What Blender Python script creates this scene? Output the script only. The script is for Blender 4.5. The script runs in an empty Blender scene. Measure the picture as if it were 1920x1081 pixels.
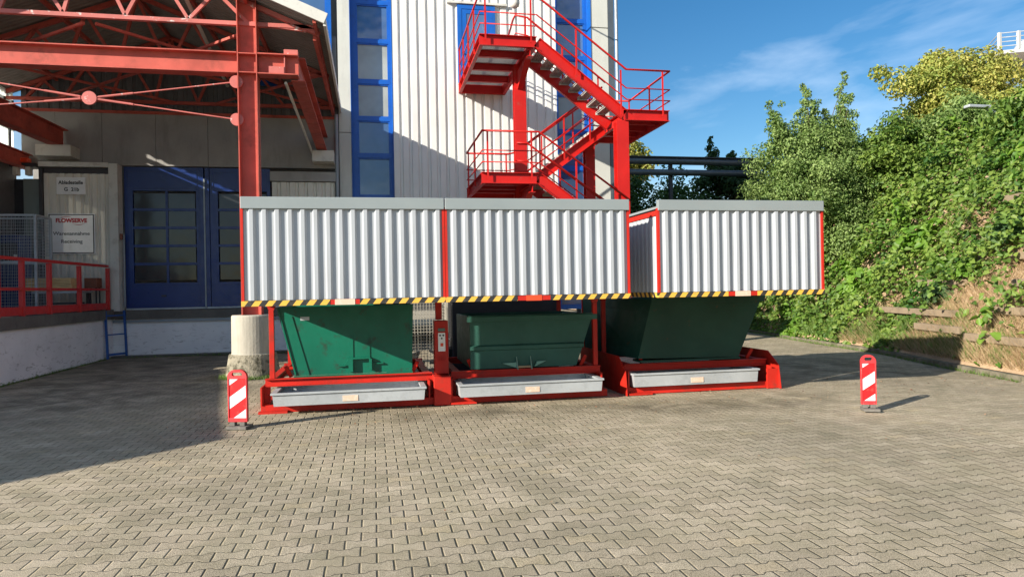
import bpy, math, random
import numpy as np
from mathutils import Vector
random.seed(7); rng = np.random.default_rng(7)
R = math.radians
SC = bpy.context.scene
COL = SC.collection

# ------------------------------------------------------------------ camera
YAW, ROLL, EYE = R(11.3), R(1.05), 1.6
cam = bpy.data.cameras.new('camera'); cam.sensor_width = 36; cam.lens = 36*1300/1920
cam.clip_end = 1500; cam.clip_start = 0.05
camo = bpy.data.objects.new('camera', cam); COL.objects.link(camo); SC.camera = camo
fwd = Vector((math.sin(YAW), math.cos(YAW), 0)); right = Vector((math.cos(YAW), -math.sin(YAW), 0)); up = Vector((0, 0, 1))
rx = right*math.cos(ROLL) - up*math.sin(ROLL)
ry = up*math.cos(ROLL) + right*math.sin(ROLL)
from mathutils import Matrix
m = Matrix((rx, ry, -fwd)).transposed().to_4x4(); m.translation = Vector((0, 0, EYE))
camo.matrix_world = m

# ------------------------------------------------------------------ sun, sky, exposure
EL, AZ = R(21.5), R(27.5)                      # AZ: travel direction measured from +X towards +Y
travel = Vector((math.cos(AZ)*math.cos(EL), math.sin(AZ)*math.cos(EL), -math.sin(EL)))
sun = bpy.data.lights.new('sun', 'SUN'); sun.energy = 5.0; sun.angle = R(0.5); sun.color = (1.0, 0.92, 0.8)
suno = bpy.data.objects.new('sun', sun); COL.objects.link(suno)
suno.rotation_euler = travel.to_track_quat('-Z', 'Y').to_euler()
w = bpy.data.worlds.new('World'); SC.world = w; w.use_nodes = True
nt = w.node_tree; nt.nodes.clear()
def N(nt, t, **k):
    n = nt.nodes.new(t)
    for a, v in k.items(): setattr(n, a, v)
    return n
wo = N(nt, 'ShaderNodeOutputWorld'); bg = N(nt, 'ShaderNodeBackground')
sky = N(nt, 'ShaderNodeTexSky'); sky.sky_type = 'NISHITA'; sky.sun_disc = False
sky.sun_elevation = EL; sky.sun_rotation = math.atan2(-travel.x, -travel.y)
sky.air_density = 1.0; sky.dust_density = 0.15; sky.ozone_density = 2.2
tc = N(nt, 'ShaderNodeTexCoord')
mp = N(nt, 'ShaderNodeMapping'); mp.inputs['Scale'].default_value = (1.0, 1.0, 2.2); mp.inputs['Rotation'].default_value = (0.3, 0.5, 0.2)
nz = N(nt, 'ShaderNodeTexNoise'); nz.inputs['Scale'].default_value = 2.3; nz.inputs['Detail'].default_value = 7; nz.inputs['Roughness'].default_value = .52; nz.inputs['Distortion'].default_value = .7
rp = N(nt, 'ShaderNodeValToRGB'); rp.color_ramp.elements[0].position = .42; rp.color_ramp.elements[1].position = .76
mx = N(nt, 'ShaderNodeMix', data_type='RGBA'); mx.inputs[7].default_value = (8.5, 9.8, 11.4, 1)
ml = N(nt, 'ShaderNodeMath', operation='MULTIPLY'); ml.inputs[1].default_value = .75
nt.links.new(tc.outputs['Generated'], mp.inputs['Vector']); nt.links.new(mp.outputs[0], nz.inputs['Vector'])
nt.links.new(nz.outputs[0], rp.inputs[0]); nt.links.new(rp.outputs[0], ml.inputs[0]); nt.links.new(ml.outputs[0], mx.inputs[0])
hs = N(nt, 'ShaderNodeHueSaturation'); hs.inputs['Saturation'].default_value = 1.35; nt.links.new(sky.outputs[0], hs.inputs['Color']); nt.links.new(hs.outputs[0], mx.inputs[6]); nt.links.new(mx.outputs[2], bg.inputs[0])
bg.inputs[1].default_value = 0.069
nt.links.new(bg.outputs[0], wo.inputs[0])
SC.view_settings.view_transform = 'Standard'; SC.view_settings.look = 'None'; SC.view_settings.exposure = 0.97; SC.view_settings.gamma = 1

# ------------------------------------------------------------------ materials
def principled(name):
    m = bpy.data.materials.new(name); m.use_nodes = True
    return m, m.node_tree, m.node_tree.nodes['Principled BSDF']
def coords(nt, scale=(1, 1, 1), rot=(0, 0, 0)):
    g = N(nt, 'ShaderNodeNewGeometry'); mp = N(nt, 'ShaderNodeMapping')
    mp.inputs['Scale'].default_value = scale; mp.inputs['Rotation'].default_value = rot
    nt.links.new(g.outputs['Position'], mp.inputs['Vector']); return mp.outputs[0]
def noise(nt, vec, scale, detail=4, rough=.55, dist=0):
    n = N(nt, 'ShaderNodeTexNoise'); n.inputs['Scale'].default_value = scale; n.inputs['Detail'].default_value = detail
    n.inputs['Roughness'].default_value = rough; n.inputs['Distortion'].default_value = dist
    nt.links.new(vec, n.inputs['Vector']); return n.outputs[0]
def ramp(nt, fac, stops):
    r = N(nt, 'ShaderNodeValToRGB'); e = r.color_ramp.elements
    while len(e) < len(stops): e.new(.5)
    for i, (p, c) in enumerate(stops):
        e[i].position = p; e[i].color = (c if isinstance(c, tuple) else (c, c, c)) + (1,) if not (isinstance(c, tuple) and len(c) == 4) else c
    nt.links.new(fac, r.inputs[0]); return r.outputs[0]
def mixc(nt, fac, a, b, mode='MIX'):
    x = N(nt, 'ShaderNodeMix', data_type='RGBA', blend_type=mode)
    for i, v in ((0, fac), (6, a), (7, b)):
        if isinstance(v, (int, float)): x.inputs[i].default_value = v
        elif isinstance(v, tuple): x.inputs[i].default_value = v + (1,)
        else: nt.links.new(v, x.inputs[i])
    return x.outputs[2]
def bump(nt, h, dist, strength=1, bsdf=None):
    b = N(nt, 'ShaderNodeBump'); b.inputs['Distance'].default_value = dist; b.inputs['Strength'].default_value = strength
    nt.links.new(h, b.inputs['Height'])
    if bsdf: nt.links.new(b.outputs[0], bsdf.inputs['Normal'])
    return b.outputs[0]
def M(name, base, rough=.5, metal=0, dirt=None, dfac=.5, dscale=3, stretch=(1, 1, 1), dlo=.52, dhi=.7, var=.12, bmp=0, bscale=40, spec=.5, coat=0):
    """painted / stained surface: base colour, slight tone variation, dirt patches, bump"""
    m, nt, b = principled(name)
    v = coords(nt); vs = coords(nt, stretch)
    n1 = noise(nt, v, 1.7, 5)
    lo = tuple(c*(1-var) for c in base); hi = tuple(min(1, c*(1+var)) for c in base)
    c = ramp(nt, n1, [(.3, lo), (.7, hi)])
    if dirt:
        n2 = noise(nt, vs, dscale, 8, .65)
        f = ramp(nt, n2, [(dlo, 0.0), (dhi, dfac)])
        c = mixc(nt, f, c, dirt)
    nt.links.new(c, b.inputs['Base Color'])
    n3 = noise(nt, v, 9, 5)
    rr = ramp(nt, n3, [(.3, max(.02, rough-.08)), (.7, min(1, rough+.1))]); nt.links.new(rr, b.inputs['Roughness'])
    b.inputs['Metallic'].default_value = metal; b.inputs['Specular IOR Level'].default_value = spec
    if coat: b.inputs['Coat Weight'].default_value = coat; b.inputs['Coat Roughness'].default_value = .05
    if bmp: bump(nt, noise(nt, v, bscale, 6, .6), bmp, 1, b)
    return m
red_stair = M('red_stair_paint', (.47, .012, .009), .45, spec=.3, dirt=(.25, .09, .06), dfac=.55, dscale=6, dlo=.6, dhi=.78, bmp=.0006, bscale=60)
red_canopy = M('faded_red_paint', (.47, .095, .07), .6, spec=.25, dirt=(.18, .05, .035), dfac=.7, dscale=4, dlo=.5, dhi=.75, var=.2, bmp=.001)
red_chord = M('worn_red_paint', (.50, .13, .11), .6, dirt=(.62, .55, .52), dfac=.9, dscale=7, dlo=.6, dhi=.66, var=.2, bmp=.001)
red_frame = M('red_frame_paint', (.47, .019, .010), .5, spec=.3, dirt=(.14, .04, .025), dfac=.75, dscale=5, dlo=.55, dhi=.78, var=.15, bmp=.001)
red_rail = M('red_railing_paint', (.55, .03, .025), .45, dirt=(.2, .05, .04), dfac=.6, dscale=6)
hood_clad = M('cover_sheet_coating', (.37, .395, .42), .42, dirt=(.32, .32, .31), dfac=.55, dscale=2.6, stretch=(4, 4, .4), dlo=.5, dhi=.75, var=.05)
hood_cap = M('cover_cap_coating', (.23, .265, .27), .4, dirt=(.25, .26, .26), dfac=.4, dscale=3, stretch=(1, 1, 3), var=.05)
galv = M('galvanised_steel', (.44, .47, .49), .5, metal=.35, dirt=(.22, .23, .23), dfac=.5, dscale=9, dlo=.5, dhi=.8, var=.15)
galv_tread = M('galvanised_grating', (.50, .50, .47), .55, metal=.2, dirt=(.3, .3, .28), dfac=.4, dscale=12)
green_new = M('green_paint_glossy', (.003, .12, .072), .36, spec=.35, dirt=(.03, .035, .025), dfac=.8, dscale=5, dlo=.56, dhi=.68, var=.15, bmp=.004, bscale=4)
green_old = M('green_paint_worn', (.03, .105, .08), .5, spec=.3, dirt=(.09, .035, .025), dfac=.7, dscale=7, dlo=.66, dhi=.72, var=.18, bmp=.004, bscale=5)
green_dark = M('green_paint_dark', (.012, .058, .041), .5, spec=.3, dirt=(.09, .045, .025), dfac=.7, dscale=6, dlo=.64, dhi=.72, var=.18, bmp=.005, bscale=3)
clad_white = M('white_wall_coating', (.66, .66, .64), .45, dirt=(.45, .44, .42), dfac=.35, dscale=1.5, stretch=(4, 4, .4), dlo=.5, dhi=.8, var=.04)
clad_dark = M('dark_wall_sheet', (.12, .12, .125), .6, dirt=(.08, .08, .08), dfac=.5)
panel_wall = M('pale_wall_panel', (.50, .51, .47), .6, dirt=(.36, .36, .33), dfac=.4, dscale=1.3, stretch=(3, 3, .5), var=.05)
panel_grey = M('grey_concrete_panel', (.31, .30, .285), .8, dirt=(.18, .175, .16), dfac=.5, dscale=1.2, stretch=(2, 2, .5), var=.1, bmp=.002)
shed_clad = M('stained_cream_sheet', (.68, .65, .57), .5, dirt=(.38, .36, .31), dfac=.5, dscale=2, stretch=(3, 3, .5), var=.07)
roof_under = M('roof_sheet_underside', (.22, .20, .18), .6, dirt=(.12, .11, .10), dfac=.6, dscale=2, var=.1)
trim_white = M('weathered_cream_metal', (.58, .57, .52), .5, dirt=(.35, .33, .29), dfac=.6, dscale=5, var=.06)
blue_frame = M('blue_window_paint', (.006, .10, .42), .35, dirt=(.01, .05, .2), dfac=.4, dscale=4, var=.1)
blue_gate = M('blue_gate_paint', (.004, .026, .155), .35, dirt=(.01, .03, .12), dfac=.5, dscale=3, var=.12)
blue_lad = M('blue_ladder_paint', (.015, .08, .30), .45, dirt=(.02, .05, .1), dfac=.5, dscale=9)
concrete = M('cast_concrete', (.42, .39, .32), .85, dirt=(.22, .20, .16), dfac=.6, dscale=3, stretch=(3, 3, .6), dlo=.45, dhi=.75, var=.12, bmp=.004, bscale=25)
concrete_edge = M('dirty_concrete_edge', (.13, .12, .105), .85, dirt=(.06, .055, .05), dfac=.6, dscale=5, var=.2, bmp=.005)
dark_steel = M('dark_steel', (.05, .05, .055), .6, metal=.2)
rubber = M('grey_recycled_rubber', (.14, .13, .115), .85, dirt=(.25, .23, .19), dfac=.5, dscale=20, bmp=.003)
pipe_dark = M('grey_pipe_jacket', (.10, .12, .14), .45, metal=.4, dirt=(.06, .07, .08), dfac=.5)
downpipe_m = M('zinc_downpipe', (.24, .27, .30), .45, metal=.3)
timber = M('sawn_timber', (.72, .50, .24), .7, dirt=(.35, .2, .09), dfac=.6, dscale=3, stretch=(1, 8, 12), dlo=.45, dhi=.6, bmp=.002)
brown_box = M('brown_steel_box', (.20, .07, .04), .7, dirt=(.1, .05, .03), dfac=.6, dscale=8)
black_m = M('black_plastic', (.015, .015, .016), .5)
white_m = M('white_sign_coating', (.84, .85, .85), .35, dirt=(.55, .55, .53), dfac=.3, dscale=4, var=.03)
sign_red = M('red_lettering', (.45, .01, .015), .4, var=.02)
label_m = M('worn_sticker', (.66, .48, .36), .6, dirt=(.7, .66, .58), dfac=.7, dscale=25, var=.1)
lamp_red = M('red_orange_cap', (.75, .07, .02), .4)
beacon_red = M('red_beacon_plastic', (.62, .035, .04), .4, dirt=(.65, .25, .22), dfac=.5, dscale=12, dlo=.58, dhi=.7)
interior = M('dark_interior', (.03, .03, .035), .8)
bark = M('rough_bark', (.10, .075, .05), .9, dirt=(.2, .17, .13), dfac=.5, dscale=10, stretch=(1, 1, .2), bmp=.01, bscale=20)
white_tower = M('white_tower_render', (.42, .44, .45), .6, dirt=(.45, .46, .45), dfac=.4, dscale=.3, var=.05)
junk_white = M('crumpled_foam', (.7, .66, .55), .7, var=.15)

def glass(name, base, rough=.04, ior=1.9, wav=.0015, wscale=1.3):
    m, nt, b = principled(name)
    v = coords(nt)
    c = ramp(nt, noise(nt, v, .9, 3), [(.35, tuple(x*.8 for x in base)), (.65, tuple(x*1.2 for x in base))])
    nt.links.new(c, b.inputs['Base Color']); b.inputs['Roughness'].default_value = rough; b.inputs['IOR'].default_value = ior
    bump(nt, noise(nt, v, wscale, 2), wav*20, .3, b)
    return m
glass_blue = glass('window_glass_blue', (.065, .13, .26))
glass_blind = glass('window_glass_blind', (.33, .34, .30), .08, 1.5)
glass_dark = glass('gate_glass_dark', (.035, .037, .04), .12, 1.45)

def dock_paint():
    m, nt, b = principled('stained_white_dock_paint'); v = coords(nt)
    c = ramp(nt, noise(nt, v, 1.2, 5), [(.3, (.68, .67, .68)), (.7, (.80, .79, .79))])
    s = N(nt, 'ShaderNodeSeparateXYZ'); nt.links.new(v, s.inputs[0])
    zr = ramp(nt, s.outputs[2], [(.0, 1.0), (.9, .2)])
    n = ramp(nt, noise(nt, coords(nt, (.6, .6, 1.8)), 5, 9, .75, 1.2), [(.55, 0.0), (.66, 1.0)])
    f = mixc(nt, 1.0, zr, n, 'MULTIPLY')
    c = mixc(nt, f, c, (.14, .12, .10)); nt.links.new(c, b.inputs['Base Color'])
    b.inputs['Roughness'].default_value = .75; bump(nt, noise(nt, v, 30, 5), .003, 1, b); return m
dock_white = dock_paint()

def stripes(name, ca, cb, period, tilt, axis='X', rough=.45, duty=.5, dirt=True, off=0):
    """diagonal stripes in object space: phase = u + tilt*z"""
    m, nt, b = principled(name)
    t = N(nt, 'ShaderNodeTexCoord'); s = N(nt, 'ShaderNodeSeparateXYZ'); nt.links.new(t.outputs['Object'], s.inputs[0])
    a = N(nt, 'ShaderNodeMath', operation='MULTIPLY_ADD'); nt.links.new(s.outputs[2], a.inputs[0]); a.inputs[1].default_value = tilt
    nt.links.new(s.outputs[0 if axis == 'X' else 1], a.inputs[2])
    a2 = N(nt, 'ShaderNodeMath', operation='ADD'); nt.links.new(a.outputs[0], a2.inputs[0]); a2.inputs[1].default_value = off
    d = N(nt, 'ShaderNodeMath', operation='DIVIDE'); nt.links.new(a2.outputs[0], d.inputs[0]); d.inputs[1].default_value = period
    f = N(nt, 'ShaderNodeMath', operation='FLOORED_MODULO'); nt.links.new(d.outputs[0], f.inputs[0]); f.inputs[1].default_value = 1
    g = N(nt, 'ShaderNodeMath', operation='GREATER_THAN'); nt.links.new(f.outputs[0], g.inputs[0]); g.inputs[1].default_value = duty
    c = mixc(nt, g.outputs[0], ca, cb)
    if dirt:
        n = ramp(nt, noise(nt, coords(nt), 14, 7, .7), [(.55, 0.0), (.72, .45)]); c = mixc(nt, n, c, (.16, .13, .09))
    nt.links.new(c, b.inputs['Base Color']); b.inputs['Roughness'].default_value = rough
    return m
hazard = stripes('hazard_stripe_paint', (.72, .42, .06), (.028, .026, .026), .152, -.75, duty=.52)
hazard_y = stripes('hazard_stripe_side', (.72, .42, .06), (.028, .026, .026), .152, -.75, axis='Y', duty=.52)
beacon_str = stripes('red_white_sheeting', (.70, .72, .75), (.60, .012, .015), .405, -1.45, rough=.35, duty=.5, off=-.17)

def leafmat(name, cols, seed=0, trans=.35, hue_pos=1.0, rough=.5):
    m = bpy.data.materials.new(name); m.use_nodes = True; nt = m.node_tree; b = nt.nodes['Principled BSDF']; out = nt.nodes['Material Output']
    g = N(nt, 'ShaderNodeNewGeometry')
    k = len(cols)
    c1 = ramp(nt, g.outputs['Random Per Island'], [((i+.5)/k, c) for i, c in enumerate(cols)])
    v = coords(nt)
    n = noise(nt, v, hue_pos, 4)
    c2 = ramp(nt, n, [(.35, cols[0]), (.65, cols[-1])])
    c = mixc(nt, .45, c1, c2)
    nt.links.new(c, b.inputs['Base Color']); b.inputs['Roughness'].default_value = rough; b.inputs['Specular IOR Level'].default_value = .35
    tr = N(nt, 'ShaderNodeBsdfTranslucent')
    hs = N(nt, 'ShaderNodeHueSaturation'); hs.inputs['Value'].default_value = 1.3; hs.inputs['Saturation'].default_value = 1.1; nt.links.new(c, hs.inputs['Color'])
    nt.links.new(hs.outputs[0], tr.inputs[0])
    ms = N(nt, 'ShaderNodeMixShader'); ms.inputs[0].default_value = trans
    nt.links.new(b.outputs[0], ms.inputs[1]); nt.links.new(tr.outputs[0], ms.inputs[2]); nt.links.new(ms.outputs[0], out.inputs[0])
    return m
lf_ivy = leafmat('ivy_leaves', [(.03, .09, .014), (.08, .175, .025), (.14, .25, .04), (.24, .32, .065)], hue_pos=.9)
lf_dark = leafmat('dark_leaves', [(.03, .075, .022), (.055, .12, .035), (.09, .16, .06)])
lf_birch = leafmat('grey_green_leaves', [(.10, .18, .04), (.18, .28, .075), (.30, .39, .13)], hue_pos=1.2)
lf_yel = leafmat('yellowing_leaves', [(.22, .30, .06), (.36, .39, .09), (.46, .41, .11)], hue_pos=.8)
lf_hedge = leafmat('hedge_leaves', [(.05, .11, .035), (.08, .16, .05), (.12, .21, .06)])
lf_lime = leafmat('lime_green_leaves', [(.07, .17, .018), (.12, .25, .025), (.19, .32, .045)])
lf_grass = leafmat('grass_blades', [(.07, .14, .025), (.12, .22, .04), (.20, .28, .07)])
lf_straw = leafmat('dry_straw', [(.28, .18, .09), (.42, .30, .16), (.52, .40, .24)], trans=.2)
lf_redl = leafmat('reddish_dry_leaves', [(.22, .10, .06), (.34, .20, .12), (.40, .30, .20)], trans=.2)

# ------------------------------------------------------------------ mesh helpers
ORG = {}
class MB:
    def __init__(s): s.v = []; s.f = []
    def add(s, vs, fs):
        o = len(s.v); s.v += [tuple(map(float, p)) for p in vs]; s.f += [tuple(i+o for i in f) for f in fs]; return s
    def box(s, x0, x1, y0, y1, z0, z1):
        return s.add([(x0,y0,z0),(x1,y0,z0),(x1,y1,z0),(x0,y1,z0),(x0,y0,z1),(x1,y0,z1),(x1,y1,z1),(x0,y1,z1)],
                     [(0,3,2,1),(4,5,6,7),(0,1,5,4),(1,2,6,5),(2,3,7,6),(3,0,4,7)])
    def bar(s, p0, p1, a, b, upv=(0, 0, 1), da=0, db=0):
        p0 = Vector(p0); p1 = Vector(p1); d = (p1-p0).normalized(); u = Vector(upv)
        if abs(d.dot(u)) > .98: u = Vector((0, 1, 0))
        sd = d.cross(u).normalized(); uu = sd.cross(d).normalized()
        vs = []
        for p in (p0, p1):
            for sa, sb in ((-1,-1),(1,-1),(1,1),(-1,1)):
                vs.append(p + sd*(sa*a/2+da) + uu*(sb*b/2+db))
        return s.add(vs, [(0,3,2,1),(4,5,6,7),(0,1,5,4),(1,2,6,5),(2,3,7,6),(3,0,4,7)])
    def ibeam(s, p0, p1, w, h, tf=.02, tw=.015, upv=(0, 0, 1)):
        s.bar(p0, p1, w, tf, upv, 0, h/2-tf/2); s.bar(p0, p1, w, tf, upv, 0, -h/2+tf/2)
        return s.bar(p0, p1, tw, h-2*tf, upv)
    def channel(s, p0, p1, w, h, t=.015, side=1, upv=(0, 0, 1)):
        s.bar(p0, p1, t, h, upv, -side*(w/2-t/2), 0)
        s.bar(p0, p1, w-t, t, upv, side*t/2, h/2-t/2); return s.bar(p0, p1, w-t, t, upv, side*t/2, -h/2+t/2)
    def tube(s, pts, r, n=8, cap=True):
        pts = [Vector(p) for p in pts]; rs = r if isinstance(r, (list, tuple)) else [r]*len(pts)
        rings = []; ref = Vector((0, 0, 1))
        for i, p in enumerate(pts):
            a = pts[max(0, i-1)]; b = pts[min(len(pts)-1, i+1)]; d = (b-a).normalized()
            rf = ref if abs(d.dot(ref)) < .95 else Vector((0, 1, 0))
            sd = d.cross(rf).normalized(); uu = sd.cross(d)
            rings.append([p + (sd*math.cos(2*math.pi*k/n) + uu*math.sin(2*math.pi*k/n))*rs[i] for k in range(n)])
        vs = [q for ring in rings for q in ring]; fs = []
        for i in range(len(pts)-1):
            for k in range(n):
                k2 = (k+1) % n; fs.append((i*n+k, i*n+k2, (i+1)*n+k2, (i+1)*n+k))
        if cap: fs.append(tuple(range(n-1, -1, -1))); fs.append(tuple((len(pts)-1)*n+k for k in range(n)))
        return s.add(vs, fs)
    def lathe(s, c, prof, n=24):
        vs = []; fs = []
        for r, z in prof:
            for k in range(n): a = 2*math.pi*k/n; vs.append((c[0]+r*math.cos(a), c[1]+r*math.sin(a), c[2]+z))
        for i in range(len(prof)-1):
            for k in range(n): k2 = (k+1) % n; fs.append((i*n+k, i*n+k2, (i+1)*n+k2, (i+1)*n+k))
        fs.append(tuple(range(n-1, -1, -1))); fs.append(tuple((len(prof)-1)*n+k for k in range(n)))
        return s.add(vs, fs)
    def prism(s, poly, axis, a, b):
        """poly: 2D outline; axis 'y': (x,z) extruded y a..b ; 'x': (y,z) ; 'z': (x,y)"""
        n = len(poly); vs = []
        for t in (a, b):
            for p, q in poly: vs.append({'y': (p, t, q), 'x': (t, p, q), 'z': (p, q, t)}[axis])
        fs = [tuple(range(n-1, -1, -1)), tuple(range(n, 2*n))] + [(i, (i+1) % n, n+(i+1) % n, n+i) for i in range(n)]
        return s.add(vs, fs)
    def rib(s, p0, u, n, width, z0, z1, pitch, prof, th=.004, axis_up=(0, 0, 1)):
        """corrugated sheet: starts at p0 running along u, ribs raised along n; prof = [(t,d)...] within one pitch"""
        p0 = Vector(p0); u = Vector(u); n = Vector(n); upv = Vector(axis_up); pts = []
        k = 0
        while k*pitch < width:
            for t, d in prof:
                x = k*pitch + t*pitch
                if x <= width: pts.append((x, d))
            k += 1
        pts.append((width, prof[0][1])); m = len(pts); vs = []
        for off in (0, -th):
            for zz in (z0, z1):
                for x, d in pts: vs.append(p0 + u*x + n*(d+off) + upv*zz)
        fs = []
        for i in range(m-1):
            fs.append((i, i+1, m+i+1, m+i)); fs.append((2*m+i+1, 2*m+i, 3*m+i, 3*m+i+1))
            fs.append((i+1, i, 2*m+i, 2*m+i+1)); fs.append((m+i, m+i+1, 3*m+i+1, 3*m+i))
        return s.add(vs, fs)
    def build(s, name, mat, parent=None, smooth=False, bevel=0):
        org = ORG.get(parent.name, Vector((0, 0, 0))) if parent else Vector((0, 0, 0))
        me = bpy.data.meshes.new(name); me.from_pydata([(x-org[0], y-org[1], z-org[2]) for x, y, z in s.v], [], s.f)
        me.materials.append(mat); me.update()
        import bmesh
        bm = bmesh.new(); bm.from_mesh(me); bmesh.ops.recalc_face_normals(bm, faces=bm.faces); bm.to_mesh(me); bm.free()
        if smooth:
            for p in me.polygons: p.use_smooth = True
        o = bpy.data.objects.new(name, me); COL.objects.link(o)
        if parent: o.parent = parent; ORG[o.name] = org
        if bevel:
            bv = o.modifiers.new('bevel', 'BEVEL'); bv.width = bevel; bv.segments = 2; bv.limit_method = 'ANGLE'
        return o
def tag(o, label=None, cat=None, group=None, kind=None):
    if label: o['label'] = label
    if cat: o['category'] = cat
    if group: o['group'] = group
    if kind: o['kind'] = kind
    return o
def thing(name, loc, label, cat, group=None):
    o = bpy.data.objects.new(name, None); COL.objects.link(o); o.location = loc; o.empty_display_size = .2
    ORG[o.name] = Vector(loc); return tag(o, label, cat, group)
def rebase(o, loc):
    """give a single-mesh thing its origin at its base"""
    d = Vector(loc); me = o.data; me.transform(Matrix.Translation(-d)); o.location = d; return o
def copy_tree(o, parent=None):
    c = o.copy(); COL.objects.link(c); c.parent = parent
    for ch in o.children: copy_tree(ch, c)
    return c
def text_obj(name, body, size, center, mat, parent, align='CENTER', off=0.0, sx=1.0, thick=.003):
    """lettering in the XZ plane facing -Y"""
    cu = bpy.data.curves.new(name, 'FONT'); cu.body = body; cu.size = size; cu.align_x = align; cu.align_y = 'CENTER'
    cu.extrude = thick/2; cu.offset = off
    t = bpy.data.objects.new('tmp', cu); COL.objects.link(t)
    bpy.context.view_layer.update()
    me = bpy.data.meshes.new_from_object(t.evaluated_get(bpy.context.evaluated_depsgraph_get()))
    bpy.data.objects.remove(t); bpy.data.curves.remove(cu)
    me.name = name; me.materials.clear(); me.materials.append(mat)
    me.transform(Matrix(((sx, 0, 0, 0), (0, 0, -1, 0), (0, 1, 0, 0), (0, 0, 0, 1))))
    org = ORG.get(parent.name, Vector((0, 0, 0)))
    me.transform(Matrix.Translation(Vector(center)-org))
    o = bpy.data.objects.new(name, me); COL.objects.link(o); o.parent = parent; ORG[o.name] = org
    return o

# ------------------------------------------------------------------ ground
def paving():
    m, nt, b = principled('interlocking_pavers')
    W_, D_, A_ = .197, .1355, .0125
    g = N(nt, 'ShaderNodeNewGeometry'); s = N(nt, 'ShaderNodeSeparateXYZ'); nt.links.new(g.outputs['Position'], s.inputs[0])
    wob = noise(nt, g.outputs['Position'], 3.0, 2)
    def mt(op, *a):
        n = N(nt, 'ShaderNodeMath', operation=op)
        for i, v in enumerate(a):
            if isinstance(v, (int, float)): n.inputs[i].default_value = v
            else: nt.links.new(v, n.inputs[i])
        return n.outputs[0]
    x = mt('MULTIPLY_ADD', wob, .012, s.outputs[0]); y = mt('MULTIPLY_ADD', wob, .016, s.outputs[1])
    sy = mt('DIVIDE', y, D_); k = mt('ROUND', sy); xw = mt('DIVIDE', x, W_)
    ph = mt('MULTIPLY_ADD', k, .5, xw)
    cw = mt('COSINE', mt('MULTIPLY', ph, 2*math.pi))
    sq = mt('MAXIMUM', mt('MINIMUM', mt('MULTIPLY', cw, 2.2), 1.0), -1.0)
    yb = mt('MULTIPLY_ADD', sq, A_, mt('MULTIPLY', k, D_))
    dy = mt('SUBTRACT', y, yb); ady = mt('ABSOLUTE', dy)
    below = mt('LESS_THAN', dy, 0.0); r = mt('SUBTRACT', k, below)
    u = mt('MULTIPLY_ADD', r, .5, mt('ADD', xw, .5))
    fl = mt('ROUND', u); dx = mt('MULTIPLY', mt('ABSOLUTE', mt('SUBTRACT', u, fl)), W_)
    # stone id
    uid = mt('FLOOR', u); cb = N(nt, 'ShaderNodeCombineXYZ'); nt.links.new(uid, cb.inputs[0]); nt.links.new(r, cb.inputs[1])
    wn = N(nt, 'ShaderNodeTexWhiteNoise', noise_dimensions='2D'); nt.links.new(cb.outputs[0], wn.inputs['Vector'])
    jx = N(nt, 'ShaderNodeMapRange', interpolation_type='SMOOTHSTEP'); nt.links.new(dx, jx.inputs[0]); jx.inputs[1].default_value = .0028; jx.inputs[2].default_value = .0055
    jy = N(nt, 'ShaderNodeMapRange', interpolation_type='SMOOTHSTEP'); nt.links.new(ady, jy.inputs[0]); jy.inputs[1].default_value = .0010; jy.inputs[2].default_value = .0036
    stone = mt('MULTIPLY', jx.outputs[0], jy.outputs[0])      # 1 on stone, 0 in joint
    vec = g.outputs['Position']
    c = ramp(nt, wn.outputs[0], [(0., (.36, .31, .232)), (.5, (.405, .35, .265)), (1., (.45, .392, .30))])
    odd = ramp(nt, wn.outputs[0], [(.965, (1., 1., 1.)), (.975, (.78, .79, .78))]); c = mixc(nt, 1.0, c, odd, 'MULTIPLY')
    lite = ramp(nt, wn.outputs[0], [(.02, (1.22, 1.2, 1.15)), (.03, (1., 1., 1.))]); c = mixc(nt, 1.0, c, lite, 'MULTIPLY')
    sp = ramp(nt, noise(nt, vec, 190, 2, .8), [(.34, (.34, .32, .29)), (.5, (.98, .98, .98)), (.66, (1.45, 1.45, 1.43))])
    c = mixc(nt, 1.0, c, sp, 'MULTIPLY')
    big = ramp(nt, noise(nt, vec, .55, 6, .6), [(.35, (.80, .80, .78)), (.65, (1.10, 1.08, 1.05))])
    c = mixc(nt, 1.0, c, big, 'MULTIPLY')
    mid = ramp(nt, noise(nt, vec, 2.7, 6, .65), [(.4, (.86, .87, .82)), (.62, (1.06, 1.05, 1.04))])
    c = mixc(nt, 1.0, c, mid, 'MULTIPLY')
    # oily / mossy wear by the skips and dock yard; yard and right-cover shade painted darker
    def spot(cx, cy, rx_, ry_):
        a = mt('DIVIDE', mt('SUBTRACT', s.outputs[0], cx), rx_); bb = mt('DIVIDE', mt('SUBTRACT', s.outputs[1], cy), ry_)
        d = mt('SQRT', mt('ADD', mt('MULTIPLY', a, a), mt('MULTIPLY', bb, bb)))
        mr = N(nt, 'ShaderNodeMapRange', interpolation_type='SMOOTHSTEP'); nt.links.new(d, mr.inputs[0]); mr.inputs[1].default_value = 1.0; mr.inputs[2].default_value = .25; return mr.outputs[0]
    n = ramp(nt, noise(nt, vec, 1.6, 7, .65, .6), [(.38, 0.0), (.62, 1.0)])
    sm = mt('ADD', mt('ADD', spot(1.0, 9.0, 2.6, .7), spot(4.6, 8.7, 3.0, .9)), spot(8.6, 11.5, 3.2, 3.5))  # last spot deepens the right cover's cast shadow in the paving colour
    sm = mt('MINIMUM', mt('ADD', sm, mt('MULTIPLY', spot(-4.8, 16.0, 5.2, 7.5), 2.2)), 1.0)  # dock yard moss, raised to darken the shaded ground too
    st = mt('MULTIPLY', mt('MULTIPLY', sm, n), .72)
    c = mixc(nt, st, c, (.095, .08, .052))
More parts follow.
